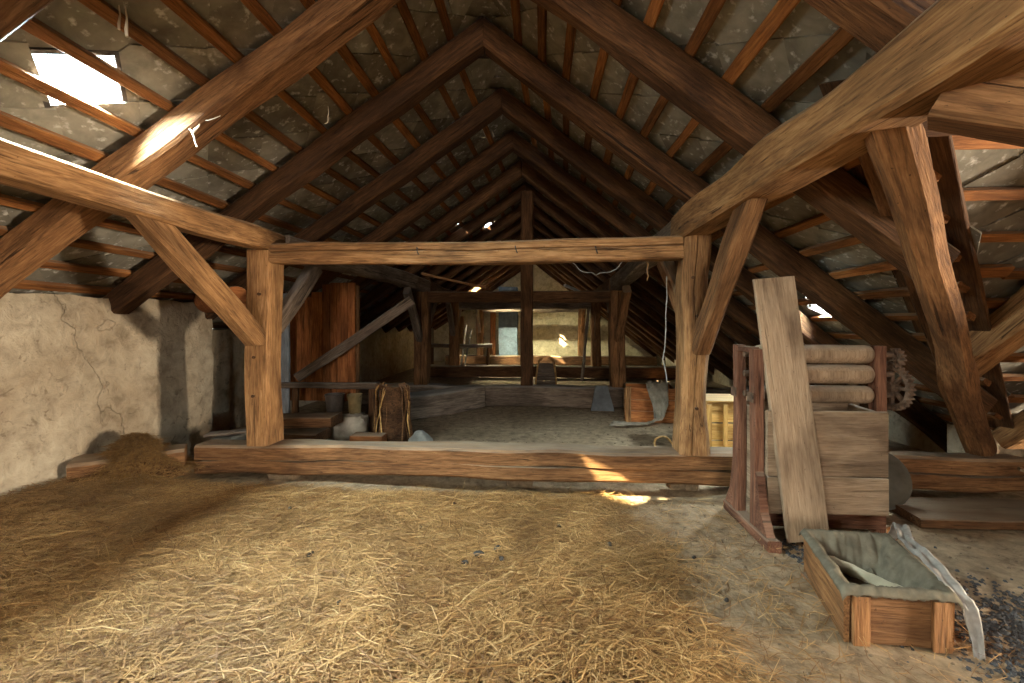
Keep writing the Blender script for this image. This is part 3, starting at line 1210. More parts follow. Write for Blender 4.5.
# wing purlin against the massive purlin
beam('purlin', (1.13, 1.31, 1.785), (5.55, 1.36, 1.74), 0.17, 0.18, 'timber_dark', label='dark wing purlin crossing above the leaning valley rafter', cat='beam', wob=0.012, seed=51)
beam('post', (3.6, 1.36, 0.0), (3.6, 1.36, 1.66), 0.18, 0.18, 'timber', up=(0, 1, 0), label='post under the wing purlin by the hay door', cat='post')
beam('post', (-1.935, -2.6, 0.0), (-1.935, -2.6, 1.62), 0.2, 0.2, 'timber', up=(0, 1, 0), label='post near the front gable on the plaster wall side', cat='post')
beam('post', (1.03, -2.6, 0.0), (1.03, -2.6, 1.69), 0.2, 0.2, 'timber', up=(0, 1, 0), label='post near the front gable on the cross wing side', cat='post')

# ------------------------------------------------------------------ the frames further back
FR = [dict(y=5.6, xl=-1.62, xr=1.03, king=-0.175, zt=1.535, nm='second'), dict(y=8.55, xl=-1.78, xr=1.13, king=None, zt=1.575, nm='third'),
      dict(y=11.4, xl=-1.65, xr=1.13, king=None, zt=1.60, nm='fourth')]
prevL, prevR = (-1.93, FY + 0.21, 1.69), (1.02, FY + 0.26, 1.785)
for i, F in enumerate(FR):
    y, nm = F['y'], F['nm']
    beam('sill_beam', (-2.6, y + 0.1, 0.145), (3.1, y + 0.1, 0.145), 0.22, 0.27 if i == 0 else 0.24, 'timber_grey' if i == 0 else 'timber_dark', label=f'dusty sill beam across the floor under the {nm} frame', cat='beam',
         wob=0.012, cham=0.02)
    zs = 0.28 if i == 0 else 0.265
    for x, sd in ((F['xl'], 'roof window side'), (F['xr'], 'roller machine side')):
        beam('post', (x, y + 0.1, zs), (x, y + 0.1, F['zt'] + (0.03 if i else 0.02)), 0.19, 0.19, 'timber_dark' if sd[5:6] == 'e' else 'timber', up=(-1, 0, 0), groove=('-y', 0.0, 0.1, 0.02),
             label=f'post of the {nm} frame on the {sd}', cat='post', wob=0.008)
        zp = F['zt'] + 0.01
        beam('brace', (x, y + 0.0, 0.92), (x + (0.02 if x < 0 else -0.02), y - 0.62, zp - 0.03), 0.09, 0.12, 'timber_grey' if x < 0 else 'timber', label=f'forward brace on the {nm} frame post on the {sd}', cat='brace', wob=0.008)
        beam('brace', (x, y + 0.2, 0.95), (x, y + 0.8, zp - 0.03), 0.08, 0.12, 'timber_grey', label=f'rear brace on the {nm} frame post on the {sd}', cat='brace', wob=0.008)
    if F['king']:
        xk = F['king']
        beam('king_post', (xk, y + 0.1, zs), (xk, y + 0.1, ZA - 0.05), 0.165, 0.165, 'timber_dark', up=(-1, 0, 0), label='dark king post reaching from the second sill to the ridge', cat='post', wob=0.006)
        beam('tie_beam', (F['xl'] + 0.1, y + 0.1, F['zt'] - 0.055), (xk - 0.085, y + 0.1, F['zt'] - 0.06), 0.14, 0.15, 'timber_dark', label='tie beam of the second frame on the roof window side', cat='beam', wob=0.006)
        beam('tie_beam', (xk + 0.085, y + 0.1, F['zt'] - 0.06), (F['xr'] - 0.1, y + 0.1, F['zt'] - 0.055), 0.14, 0.15, 'timber_dark', label='tie beam of the second frame on the roller machine side', cat='beam', wob=0.006)
    else:
        beam('tie_beam', (F['xl'] + 0.1, y + 0.1, F['zt'] - 0.065), (F['xr'] - 0.1, y + 0.1, F['zt'] - 0.065), 0.14, 0.16, 'timber_grey', label=f'tie beam of the {nm} frame', cat='beam', wob=0.008)
    cl, cr = (F['xl'], y + 0.19, F['zt'] + 0.115), (F['xr'], y + 0.19, F['zt'] + 0.125)
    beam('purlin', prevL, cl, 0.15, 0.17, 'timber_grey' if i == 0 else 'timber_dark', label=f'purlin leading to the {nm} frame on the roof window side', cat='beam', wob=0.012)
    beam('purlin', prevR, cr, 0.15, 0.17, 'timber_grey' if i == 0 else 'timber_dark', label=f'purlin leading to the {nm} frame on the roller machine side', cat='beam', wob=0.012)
    prevL, prevR = (cl[0], cl[1] + 0.01, cl[2]), (cr[0], cr[1] + 0.01, cr[2])
beam('purlin', prevL, (-1.65, 12.58, 1.72), 0.15, 0.17, 'timber_dark', label='last purlin running into the rear gable on the roof window side', cat='beam')
beam('purlin', prevR, (1.13, 12.58, 1.73), 0.15, 0.17, 'timber_dark', label='last purlin running into the rear gable on the roller machine side', cat='beam')
# loose stick lying slantwise above the second tie
beam('pole', (-1.56, 5.45, 1.78), (-0.72, 5.60, 1.60), 0.035, 0.03, 'timber_pale', label='thin pale stick leaning on the second tie beam', cat='pole', wob=0.004, cham=0.006)
beam('pole', (0.42, 7.2, 1.78), (1.0, 8.5, 1.66), 0.04, 0.04, 'cool_lit_wood', label='pale grey pole end hanging near the third frame', cat='pole', wob=0.004, cham=0.008)
beam('pole', (0.80, 8.1, 0.02), (0.98, 8.5, 1.45), 0.05, 0.05, 'timber_grey', label='thin pole leaning against the third tie beam', cat='pole', wob=0.006, cham=0.01)

# beam lying skew on the floor of the second bay and the low kerb by the wall
beam('floor_beam', (-1.72, 4.55, 0.155), (-0.80, 5.55, 0.155), 0.20, 0.30, 'timber_grey', label='grey squared beam lying skew on the floor before the second sill', cat='beam', wob=0.012, cham=0.02, seed=61)
beam('kerb_beam', (-2.92, 2.44, 0.155), (-2.47, 2.78, 0.165), 0.22, 0.19, 'timber', label='short kerb timber half under straw at the plaster wall', cat='beam', wob=0.012, cham=0.02, seed=62)
beam('pale_plank', (-2.0, 6.3, 0.03), (-0.3, 6.9, 0.05), 0.5, 0.04, 'yellow', label='broad yellow plank lying behind the second sill', cat='plank', wob=0.006, cham=0.006)


# ------------------------------------------------------------------ roller machine (mangle)
def rel(root, p):
    return tuple(Vector(p) - Vector(root.location))


mg = tag(empty('mangle', (1.45, 2.36, 0.0)), 'old wooden roller mangle with three rollers, boarded box and gear', 'mangle')


def part_beam(root, name, p0, p1, w, h, mat, up=(0, 0, 1), **kw):
    return beam(name, p0, p1, w, h, mat, up=up, parent=root, **kw)


for y, h in ((2.265, 0.975), (2.455, 0.99)):
    part_beam(mg, 'upright', (1.125, y, 0.05), (1.125, y, h), 0.055, 0.05, 'redwood', up=(-1, 0, 0), wob=0.003, cham=0.004)
    if y > 2.4:
        part_beam(mg, 'upright', (1.787, y - 0.10, 0.0), (1.787, y - 0.10, h), 0.06, 0.055, 'redwood', up=(-1, 0, 0), wob=0.003, cham=0.004)
for x, tag_ in ((1.125, 0),):
    part_beam(mg, 'foot', (x, 2.10, 0.03), (x, 2.60, 0.03), 0.065, 0.06, 'redwood', wob=0.003, cham=0.006)
    for sg, y in ((-1, 2.238), (1, 2.482)):
        v = [(-0.02, 0, 0), (0.02, 0, 0), (-0.02, sg * 0.11, 0), (0.02, sg * 0.11, 0), (-0.02, sg * 0.05, 0.10), (0.02, sg * 0.05, 0.10), (-0.02, sg * 0.015, 0.27), (0.02, sg * 0.015, 0.27), (-0.02, 0, 0.29), (0.02, 0, 0.29)]
        f = [(0, 2, 4, 6, 8), (1, 9, 7, 5, 3), (0, 1, 3, 2), (2, 3, 5, 4), (4, 5, 7, 6), (6, 7, 9, 8), (8, 9, 1, 0)]
        o = link('gusset', pydata('gusset', v, f), 'redwood', mg)
        o.location = rel(mg, (x, y, 0.058))
    bmc = box('bearing_cap', rel(mg, (x, 2.36, 0.955)), (0.05, 0.15, 0.03), 'redwood', mg)
    for z in (0.944, 0.838, 0.729):
        pass
    o = box('iron_strap', rel(mg, (x - 0.032, 2.265, 0.70)), (0.006, 0.06, 0.05), 'rust', mg, bev=0.001)
    o = box('iron_strap', rel(mg, (x - 0.032, 2.455, 0.70)), (0.006, 0.06, 0.05), 'rust', mg, bev=0.001)
t = R(90)
for z, rr in ((0.944, 0.050), (0.838, 0.051), (0.729, 0.047)):
    prof = [(0.001, 0.0), (rr * 0.7, 0.002), (rr * 0.93, 0.012), (rr, 0.03), (rr * 1.01, 0.28), (rr, 0.56), (rr * 0.93, 0.578), (rr * 0.7, 0.588), (0.001, 0.59)]
    ro = lathe('roller', prof, 'board', mg, rel(mg, (1.165, 2.36, z)), (0, t, 0), 28, cap=False)
    ax = lathe('axle', [(0.016, -0.06), (0.016, 0.70)], 'rust', ro, (0, 0, 0), (0, 0, 0), 10)
# boarded box: two front boards, ends, back, base board
part_beam(mg, 'front_board', (1.152, 2.222, 0.504), (1.735, 2.222, 0.504), 0.022, 0.330, 'board', wob=0.003, cham=0.004, seed=71)
part_beam(mg, 'front_board', (1.155, 2.224, 0.240), (1.732, 2.224, 0.240), 0.022, 0.186, 'board', wob=0.003, cham=0.004, seed=72)
part_beam(mg, 'back_board', (1.155, 2.505, 0.41), (1.80, 2.505, 0.41), 0.02, 0.52, 'board', wob=0.002, cham=0.004)
part_beam(mg, 'end_board', (1.165, 2.24, 0.40), (1.165, 2.49, 0.40), 0.018, 0.51, 'board', wob=0.002, cham=0.004)
part_beam(mg, 'end_board', (1.715, 2.236, 0.40), (1.745, 2.49, 0.40), 0.018, 0.51, 'board', wob=0.002, cham=0.004)
part_beam(mg, 'base_rail', (1.15, 2.32, 0.085), (1.79, 2.32, 0.085), 0.03, 0.10, 'redwood', wob=0.003, cham=0.004)


def gear_mesh(r0, r1, n, th, hub=0.03, spokes=4):
    bm = bmesh.new()
    outer = []
    for i in range(n * 4):
        a = 2 * math.pi * i / (n * 4)
        q = i % 4
        rr = r1 if q in (1, 2) else r1 - 0.014
        outer.append((rr * math.cos(a), rr * math.sin(a)))
    inner = [(r0 * math.cos(2 * math.pi * i / (n * 4)), r0 * math.sin(2 * math.pi * i / (n * 4))) for i in range(n * 4)]
    N = len(outer)
    L = []
    for z in (-th / 2, th / 2):
        L.append(([bm.verts.new((x, y, z)) for x, y in outer], [bm.verts.new((x, y, z)) for x, y in inner]))
    (o0, i0), (o1, i1) = L
    for k in range(N):
        j = (k + 1) % N
        bm.faces.new((o0[k], o0[j], o1[j], o1[k]))
        bm.faces.new((i0[k], i1[k], i1[j], i0[j]))
        bm.faces.new((o0[k], i0[k], i0[j], o0[j]))
        bm.faces.new((o1[k], o1[j], i1[j], i1[k]))
    for k in range(spokes):
        a = math.pi * k / spokes * 2 / 2
        m = Matrix.Rotation(a, 4, 'Z') @ Matrix.Diagonal((2 * r0 + 0.004, 0.016, th * 0.6, 1))
        bmesh.ops.create_cube(bm, size=1, matrix=m)
    bmesh.ops.create_cone(bm, cap_ends=True, segments=14, radius1=hub, radius2=hub, depth=th * 1.8)
    return bmesh_mesh('gear', bm)


gr = link('gear_wheel', gear_mesh(0.095, 0.125, 30, 0.03), 'rust', mg)
gr.location = rel(mg, (1.895, 2.40, 0.765))
gr.rotation_euler = (0, t, R(4))
g2 = link('pinion', gear_mesh(0.03, 0.052, 12, 0.03, 0.016, 2), 'rust', mg)
g2.location = rel(mg, (1.893, 2.37, 0.925))
g2.rotation_euler = (0, t, 0)
o = link('crank_arm', tube_mesh([(1.90, 2.40, 0.765), (1.93, 2.40, 0.765), (1.935, 2.43, 0.72), (1.935, 2.46, 0.66), (1.97, 2.46, 0.655)], 0.010, 7), 'rust', mg, smooth=50)
o.location = rel(mg, (0, 0, 0))

beam('leaning_plank', (1.318, 2.165, 0.035), (1.212, 2.268, 1.345), 0.200, 0.026, 'board', up=(0, -1, 0.15), label='broad dusty plank leaning against the roller mangle', cat='plank',
     wob=0.003, cham=0.003, seed=81)
# round metal lid leaning on the sill beside the mangle
lid = tag(empty('metal_lid', (1.985, 2.62, 0.02)), 'large round dull metal lid leaning on the sill beside the mangle', 'lid')
lo = lathe('lid_disc', [(0.001, 0.022), (0.10, 0.020), (0.145, 0.010), (0.160, 0.0), (0.172, 0.0), (0.175, -0.006), (0.168, -0.010), (0.15, -0.004), (0.10, 0.010), (0.001, 0.012)], 'zinc', lid, (0, 0.0, 0.17), (R(76), 0, R(-12)), 32, cap=False)
o = link('lid_handle', tube_mesh([(-0.03, 0, 0.02), (-0.03, 0, 0.045), (0, 0, 0.055), (0.03, 0, 0.045), (0.03, 0, 0.02)], 0.005, 6), 'iron', lo, smooth=50)

# small brown jug between mangle and crate
jg = tag(empty('jug', (1.655, 2.10, 0.0)), 'small brown earthen jug at the foot of the mangle', 'jug')
lathe('jug_body', [(0.001, 0.0), (0.030, 0.0), (0.036, 0.03), (0.034, 0.06), (0.018, 0.095), (0.015, 0.13), (0.019, 0.14), (0.012, 0.138), (0.012, 0.10), (0.001, 0.08)], 'plank', jg, (0, 0, 0), (0, 0, 0), 20, cap=False)

# ------------------------------------------------------------------ crate with cloth
FL, FRt, BLk, BRt = Vector((1.05, 1.525, 0)), Vector((1.39, 1.508, 0)), Vector((1.165, 1.94, 0)), Vector((1.50, 1.92, 0))
cr = tag(empty('crate', (FL + BRt) / 2), 'small open wooden crate lined with grey cloth before the mangle', 'crate')
CH = 0.185


def crate_panel(name, a, b, z0, z1, th, mat, inset=0.0, **kw):
    a, b = Vector(a), Vector(b)
    zc = Vector((0, 0, (z0 + z1) / 2))
    return part_beam(cr, name, a + zc, b + zc, th, z1 - z0, mat, wob=0.002, cham=0.003, seg=0.2, **kw)


crate_panel('side_panel', FL + Vector((0.008, 0, 0)), BLk + Vector((0.008, 0, 0)), 0.004, CH, 0.018, 'crate')
crate_panel('side_panel', FRt - Vector((0.008, 0, 0)), BRt - Vector((0.008, 0, 0)), 0.004, CH - 0.006, 0.018, 'crate')
crate_panel('back_panel', BLk + Vector((0.018, -0.01, 0)), BRt + Vector((-0.018, -0.01, 0)), 0.004, CH, 0.016, 'crate')
d = (FRt - FL).normalized()
crate_panel('front_panel', FL + Vector((0.022, 0.004, 0)), FRt + Vector((-0.018, 0.004, 0)), 0.006, CH - 0.01, 0.014, 'timber')
for a, b in ((0.020, 0.075), (0.265, 0.325)):
    p = FL + d * ((a + b) / 2) + Vector((0, -0.009, 0))
    part_beam(cr, 'corner_batten', p + Vector((0, 0, 0.004)), p + Vector((0, 0, CH - 0.012)), b - a, 0.012, 'crate', up=(0, -1, 0), wob=0.001, cham=0.002)
zc = (FL + FRt + BLk + BRt) / 4
crate_panel('bottom_board', (FL + BLk) / 2 + Vector((0.02, 0, 0)), (FRt + BRt) / 2 - Vector((0.02, 0, 0)), 0.006, 0.018, 0.38, 'crate')


def cloth_mesh(nu, nv, pos):
    v = [tuple(pos(i / nu, j / nv)) for j in range(nv + 1) for i in range(nu + 1)]
    f = [(j * (nu + 1) + i, j * (nu + 1) + i + 1, (j + 1) * (nu + 1) + i + 1, (j + 1) * (nu + 1) + i) for j in range(nv) for i in range(nu)]
    return pydata('cloth', v, f)


def solid(o, th):
    m = o.modifiers.new('thickness', 'SOLIDIFY')
    m.thickness = th
    m.offset = 1
    return o


def liner(u, v):
    """cloth over the rims, sagging into the crate"""
    uu, vv = -0.05 + u * 1.15, -0.06 + v * 1.12
    cu, cv = min(1, max(0, uu)), min(1, max(0, vv))
    p = (FL * (1 - cu) + FRt * cu) * (1 - cv) + (BLk * (1 - cu) + BRt * cu) * cv
    edge = min(cu, 1 - cu, cv * 1.2, (1 - cv) * 1.2)
    fold = float(vnoise(uu * 9, vv * 5, 6.0))
    fold2 = math.sin(uu * 34 + 4 * math.sin(vv * 5)) * sm(0.0, 0.35, vv)
    z = CH + 0.012 - 0.135 * sm(0.03, 0.30, edge) + 0.014 * fold * sm(0, 0.12, edge) + 0.007 * fold2 * sm(0.02, 0.15, edge)
    z += 0.055 * sm(0.45, 0.95, cu) * sm(0.03, 0.3, edge) * sm(0.2, 0.7, cv)
    z += 0.004 * float(vnoise(uu * 25, vv * 25, 1.0))
    ou, ov = uu - cu, vv - cv
    over = abs(ou) * 0.34 + abs(ov) * 0.42
    p = p + (FRt - FL).normalized() * (math.copysign(min(abs(ou) * 0.3, 0.015), ou) if ou else 0) + (BLk - FL).normalized() * (math.copysign(min(abs(ov) * 0.35, 0.016), ov) if ov else 0)
    if over > 0:
        z -= over * (1.0 + 0.35 * fold) * (0.85 if ov else 1.0)
    return Vector((p.x + 0.003 * fold, p.y, z))


co = link('cloth', cloth_mesh(64, 56, liner), 'cloth', smooth=70)
solid(co, 0.003)
tag(co, 'dusty grey cloth sagging over the rim of the small crate', 'cloth')


def paper_pos(u, v):
    a = Vector((1.165, 1.86, 0.150))
    return a + Vector((0.20, -0.22, -0.028)) * u + Vector((0.055, -0.055, -0.060)) * v * (1 - 0.35 * u) + Vector((0, 0, 0.008 * float(vnoise(u * 6, v * 5, 3.0))))


pp = link('paper_sheet', cloth_mesh(14, 8, paper_pos), 'cloth_pale', smooth=60)
solid(pp, 0.002)
tag(pp, 'torn stiff tan paper lying in the cloth of the small crate', 'paper')


def strip_pos(u, v):
    k = [(1.64, 2.07, 0.10), (1.60, 1.98, 0.215), (1.525, 1.86, 0.205), (1.47, 1.70, 0.212), (1.425, 1.56, 0.200), (1.432, 1.50, 0.150), (1.44, 1.487, 0.07), (1.437, 1.475, 0.004)]
    x = u * (len(k) - 1)
    i = min(int(x), len(k) - 2)
    p = Vector(k[i]).lerp(Vector(k[i + 1]), x - i)
    w = 0.05 * (1 - 0.45 * sm(0.55, 1.0, u))
    c = v - 0.5
    return p + Vector((w * c, -0.3 * w * c, 0.012 * float(vnoise(u * 14, v * 3, 2.0)) * (1 - sm(0.9, 1, u)) + 0.006 * math.sin(v * 9)))


st = link('plastic_strip', cloth_mesh(48, 8, strip_pos), 'plastic', smooth=70)
solid(st, 0.0015)
tag(st, 'crumpled cloudy plastic strip trailing over the crate rim to the floor', 'plastic')

# ------------------------------------------------------------------ plank partition and the clutter beside it
pt = tag(empty('plank_partition', (-2.28, 4.30, 0.0)), 'reddish plank partition behind the oak post', 'partition')
x = -2.66
k = 0
while x < -1.95:
    w = rnd.uniform(0.075, 0.12)
    w = min(w, -1.94 - x + 0.001)
    top = min(1.545, z_left(x - 0.02, 4.3) - 0.03)
    beam('plank', (x + w / 2, 4.30 + rnd.uniform(-0.004, 0.004), 0.30), (x + w / 2, 4.30, top), w - 0.004, 0.022, 'plank', up=(0, -1, 0), parent=pt, wob=0.002, cham=0.003)
    x += w
    k += 1
beam('rail', (-2.66, 4.335, 1.30), (-1.94, 4.335, 1.30), 0.04, 0.08, 'timber', parent=pt, wob=0.003)
beam('rail', (-2.66, 4.335, 0.50), (-1.94, 4.335, 0.50), 0.04, 0.08, 'timber', parent=pt, wob=0.003)
beam('post', (-1.955, 4.36, 0.0), (-1.955, 4.36, 1.52), 0.06, 0.06, 'timber', up=(0, 1, 0), parent=pt, wob=0.003)
beam('post', (-2.64, 4.38, 0.0), (-2.64, 4.38, 1.20), 0.06, 0.06, 'timber', up=(0, 1, 0), parent=pt, wob=0.003)
beam('pale_board', (-2.565, 4.08, 0.0), (-2.565, 4.08, 1.42), 0.085, 0.03, 'cool_lit_wood', up=(0, -1, 0), label='upright pale board tinted with cool daylight beside the plank partition', cat='board', wob=0.003, cham=0.004)
beam('diagonal_plank', (-2.43, 4.05, 0.57), (-1.36, 4.40, 1.36), 0.045, 0.10, 'timber_grey', label='weathered diagonal plank slanting across the partition', cat='plank', wob=0.006, cham=0.008)
rs = tag(empty('rail_stand', (-2.1, 4.06, 0.0)), 'low grey rail on two dark legs before the partition over the buckets', 'rail')
beam('rail', (-2.60, 4.06, 0.500), (-1.60, 4.06, 0.500), 0.10, 0.055, 'timber_grey', parent=rs, wob=0.005, cham=0.008)
for x in (-2.45, -1.66):
    beam('leg', (x, 4.06, 0.0), (x, 4.06, 0.472), 0.06, 0.06, 'timber_dark', up=(0, 1, 0), parent=rs, wob=0.003)
tag(box('work_slab', (-2.25, 3.86, 0.0), (0.46, 0.26, 0.215), 'stone', bev=0.01, jit=0.01), 'pale flat stone block in front of the plank partition', 'stone')


def bucket(loc, r, h, mat, label):
    b = tag(empty('bucket', loc), label, 'bucket')
    lathe('bucket_body', [(0.001, 0.0), (r * 0.76, 0.0), (r * 0.80, 0.01), (r, h - 0.012), (r * 1.05, h - 0.01), (r * 1.05, h), (r * 0.97, h), (r * 0.76, 0.012), (0.001, 0.010)], mat, b, seg=24, cap=False)
    pts = [(r * 1.05 * math.cos(a), -0.2 * r * math.sin(a) - 0.02, h - 0.01 - 0.5 * r * math.sin(a) * 0.9) for a in [math.pi * i / 14 for i in range(15)]]
    link('bail_handle', tube_mesh(pts, 0.003, 5), 'iron', b, smooth=60)
    return b


box_top = 0.215
bucket((-1.975, 3.93, 0.225), 0.088, 0.21, 'bucket', 'dark brown bucket standing by the pale sack under the rail')
bucket((-1.79, 3.96, 0.245), 0.068, 0.185, 'bucket2', 'ochre bucket beside the dark brown bucket')
tag(box('bucket_block', (-1.90, 3.945, 0.0), (0.40, 0.19, 0.222), 'timber_dark', bev=0.01, jit=0.006), 'low dark block carrying the two buckets', 'block')
tag(box('bucket_shim', (-1.785, 3.955, 0.222), (0.13, 0.14, 0.022), 'timber_grey', bev=0.003), 'thin board under the ochre bucket', 'board')


# pale sack slab in front of the block
def sack_mesh(sx, sy, sz, seed, amp=0.02, n=12, p=0.28):
    """rounded lumpy bag, base at the origin"""
    v, f = [], []
    nu, nv = n * 2, n
    for j in range(nv + 1):
        b = -math.pi / 2 + math.pi * j / nv
        for i in range(nu):
            a = 2 * math.pi * i / nu
            cx, cy, cz = math.cos(b) * math.cos(a), math.cos(b) * math.sin(a), math.sin(b)
            q = lambda c: math.copysign(abs(c) ** p, c)
            k = float(vnoise(a * 1.5 + seed, b * 3, seed)) * amp
            x, y, z = q(cx) * sx / 2 + k, q(cy) * sy / 2 + k, (q(cz) + 1) * sz / 2 + (k if cz > -0.5 else 0)
            v.append((x, y, max(0.0, z)))
    for j in range(nv):
        for i in range(nu):
            i2 = (i + 1) % nu
            f.append((j * nu + i, j * nu + i2, (j + 1) * nu + i2, (j + 1) * nu + i))
    return pydata('sack', v, f)


sk = link('sack', sack_mesh(0.36, 0.16, 0.27, 3.0, 0.018, 14, 0.32), 'sack', smooth=70)
sk.location = (-1.77, 3.76, 0)
tag(sk, 'pale lumpy sack propped below the buckets', 'sack')
# dark boards stacked behind the oak post
for i, (z, dy, x1) in enumerate(((0.06, 0.0, -1.76), (0.15, 0.03, -1.84), (0.248, 0.02, -1.74))):
    beam('stacked_board', (-2.36, 3.45 + dy, z + 0.02), (x1, 3.40 + dy + 0.04 * i, z + 0.045 * (i == 2) + 0.0), 0.24, 0.085, 'timber_dark',
         label=['lowest dark board of the stack behind the oak post', 'middle dark board of the stack behind the oak post', 'topmost dark board of the stack behind the oak post'][i], cat='board', wob=0.006, cham=0.008)
beam('loose_board', (-2.62, 3.15, 0.235), (-2.12, 3.28, 0.26), 0.11, 0.02, 'timber_grey', label='loose grey board behind the sill end at the wall corner', cat='board', wob=0.004, cham=0.004)
tag(box('board_rest', (-2.48, 3.19, -0.01), (0.2, 0.16, 0.225), 'stone', bev=0.01, jit=0.01), 'rubble stone under the loose grey board', 'stone')

# chopping stump wrapped in dry vines
sp_ = tag(empty('stump', (-1.335, 3.73, 0.0)), 'old tree stump hung with dry vines behind the sill', 'stump')
r3 = random.Random(4)
prof = []
seg = 22
V, F = [], []
for k in range(9):
    z = 0.56 * k / 8
    for i in range(seg):
        a = 2 * math.pi * i / seg
        rr = 0.118 + 0.02 * (1 - k / 8) ** 2 + 0.012 * math.sin(a * 3 + 1) + 0.008 * math.sin(a * 7 + k)
        V.append((rr * math.cos(a), rr * math.sin(a), z + (0.012 * math.sin(a * 2) if k == 8 else 0)))
for k in range(8):
    for i in range(seg):
        j = (i + 1) % seg
        F.append((k * seg + i, k * seg + j, (k + 1) * seg + j, (k + 1) * seg + i))
F.append(tuple(reversed(range(seg))))
F.append(tuple(8 * seg + i for i in range(seg)))
link('trunk', pydata('trunk', V, F), 'timber_dark', sp_, smooth=50)
for i in range(26):
    a = r3.uniform(2.6, 6.6)
    q0 = Vector((0.10 * math.cos(a), 0.10 * math.sin(a), 0.575))
    q1 = Vector((0.145 * math.cos(a), 0.145 * math.sin(a), r3.uniform(0.50, 0.56)))
    a2 = a + r3.uniform(-0.5, 0.5)
    q2 = Vector((0.155 * math.cos(a2), 0.155 * math.sin(a2), r3.uniform(0.22, 0.38)))
    a3 = a2 + r3.uniform(-0.3, 0.3)
    q3 = Vector((0.175 * math.cos(a3), 0.175 * math.sin(a3), r3.uniform(0.005, 0.15)))
    link('vine', tube_mesh([q0, q1, q1.lerp(q2, 0.5) + Vector((r3.uniform(-.01, .01), 0, 0)), q2, q3], r3.uniform(0.003, 0.007), 5), 'timber' if i % 3 else 'yellow', sp_, smooth=60)


def rock(name, loc, size, mat, label, cat='stone', seed=1, rz=0.0, group=None):
    bm = bmesh.new()
    bmesh.ops.create_icosphere(bm, subdivisions=3, radius=0.5)
    r = random.Random(seed)
    planes = [(Vector((r.uniform(-1, 1), r.uniform(-1, 1), r.uniform(-0.3, 1))).normalized(), r.uniform(0.30, 0.42)) for _ in range(9)]
    for v in bm.verts:
        for n, d_ in planes:
            e = v.co.dot(n) - d_
            if e > 0:
                v.co -= n * e
        v.co.z = max(v.co.z, -0.36)
        v.co += Vector((r.uniform(-1, 1), r.uniform(-1, 1), r.uniform(-1, 1))) * 0.006
        v.co = Vector((v.co.x * size[0] * 1.2, v.co.y * size[1] * 1.2, (v.co.z + 0.36) * size[2] / 0.75))
    o = link(name, bmesh_mesh(name, bm), mat, smooth=35)
    o.location = loc
    o.rotation_euler = (0, 0, rz)
    tag(o, label, cat, group)
    return o


rock('stone', (-1.07, 3.71, -0.003), (0.20, 0.16, 0.14), 'stone', 'rough grey stone lying beside the vine-hung stump', seed=3)
tag(box('wood_block', (-1.46, 3.50, 0.0), (0.28, 0.13, 0.17), 'plank', bev=0.006, jit=0.006), 'reddish wooden block between stump and front sill', 'block')
# log end on the wall top near the oak post
lg = tag(empty('log', (-2.90, 3.46, 1.21)), 'short round log resting on the plaster wall top behind the brace', 'log')
lr = lathe('log_body', [(0.001, 0.0), (0.10, 0.0), (0.105, 0.01), (0.10, 0.25), (0.105, 0.5), (0.10, 0.51), (0.001, 0.512)], 'plank', lg, (0.02, 0, 0.10), (R(90), 0, R(62)), 22, cap=False)

# ------------------------------------------------------------------ right side of the second bay
bx = tag(empty('storage_crate', (1.17, 4.92, 0.0)), 'wooden crate with reddish boards under a drooping rag by the knotty post', 'crate')
for z in (0.0, 0.13, 0.26):
    beam('board', (0.97, 4.86, z + 0.065), (1.50, 4.80, z + 0.065), 0.02, 0.125, 'plank', parent=bx, wob=0.002, cham=0.003)
    beam('board', (0.97, 4.87, z + 0.065), (1.03, 5.22, z + 0.065), 0.02, 0.125, 'timber_pale', parent=bx, wob=0.002, cham=0.003)
    beam('board', (1.03, 5.23, z + 0.065), (1.56, 5.17, z + 0.065), 0.02, 0.125, 'plank', parent=bx, wob=0.002, cham=0.003)
    beam('board', (1.50, 4.81, z + 0.065), (1.56, 5.16, z + 0.065), 0.02, 0.125, 'plank', parent=bx, wob=0.002, cham=0.003)
beam('corner_post', (1.00, 4.845, 0.0), (1.00, 4.845, 0.40), 0.06, 0.02, 'timber_pale', up=(0, -1, 0), parent=bx, wob=0.002, cham=0.003)


def rag_pos(u, v):
    k = [(1.36, 5.05, 0.42), (1.33, 4.90, 0.43), (1.31, 4.80, 0.36), (1.33, 4.755, 0.20), (1.30, 4.70, 0.05), (1.15, 4.62, 0.02), (0.95, 4.60, 0.015), (0.78, 4.66, 0.012)]
    x = u * (len(k) - 1)
    i = min(int(x), len(k) - 2)
    p = Vector(k[i]).lerp(Vector(k[i + 1]), x - i)
    c = v - 0.5
    w = 0.16 + 0.08 * math.sin(u * 7)
    nz = float(vnoise(u * 9, v * 7, 4.0))
    along = sm(0.55, 0.7, u)
    return p + Vector((w * c * (1 - along * 0.6), w * c * along, 0.03 * abs(nz) * (1 - 0.3 * along) + 0.02 * abs(math.sin(v * 10 + u * 6)))) + Vector((0, -0.02 * abs(nz), 0))


rg = link('rag', cloth_mesh(40, 14, rag_pos), 'rag', smooth=70)
solid(rg, 0.004)
tag(rg, 'crumpled grey brown rag trailing from the storage crate onto the floor', 'rag')
v = [(-0.15, 0, 0), (0.15, 0, 0), (0.075, 0.10, 0.31), (-0.075, 0.10, 0.31), (-0.15, 0.035, 0), (0.15, 0.035, 0), (0.075, 0.135, 0.31), (-0.075, 0.135, 0.31)]
sl = link('stone_slab', pydata('slab', v, [(0, 1, 2, 3), (7, 6, 5, 4), (0, 4, 5, 1), (1, 5, 6, 2), (2, 6, 7, 3), (3, 7, 4, 0)]), 'slate')
sl.location = (0.80, 5.43, 0.0)
tag(sl, 'dark trapezoid stone slab leaning on the second sill', 'slab')
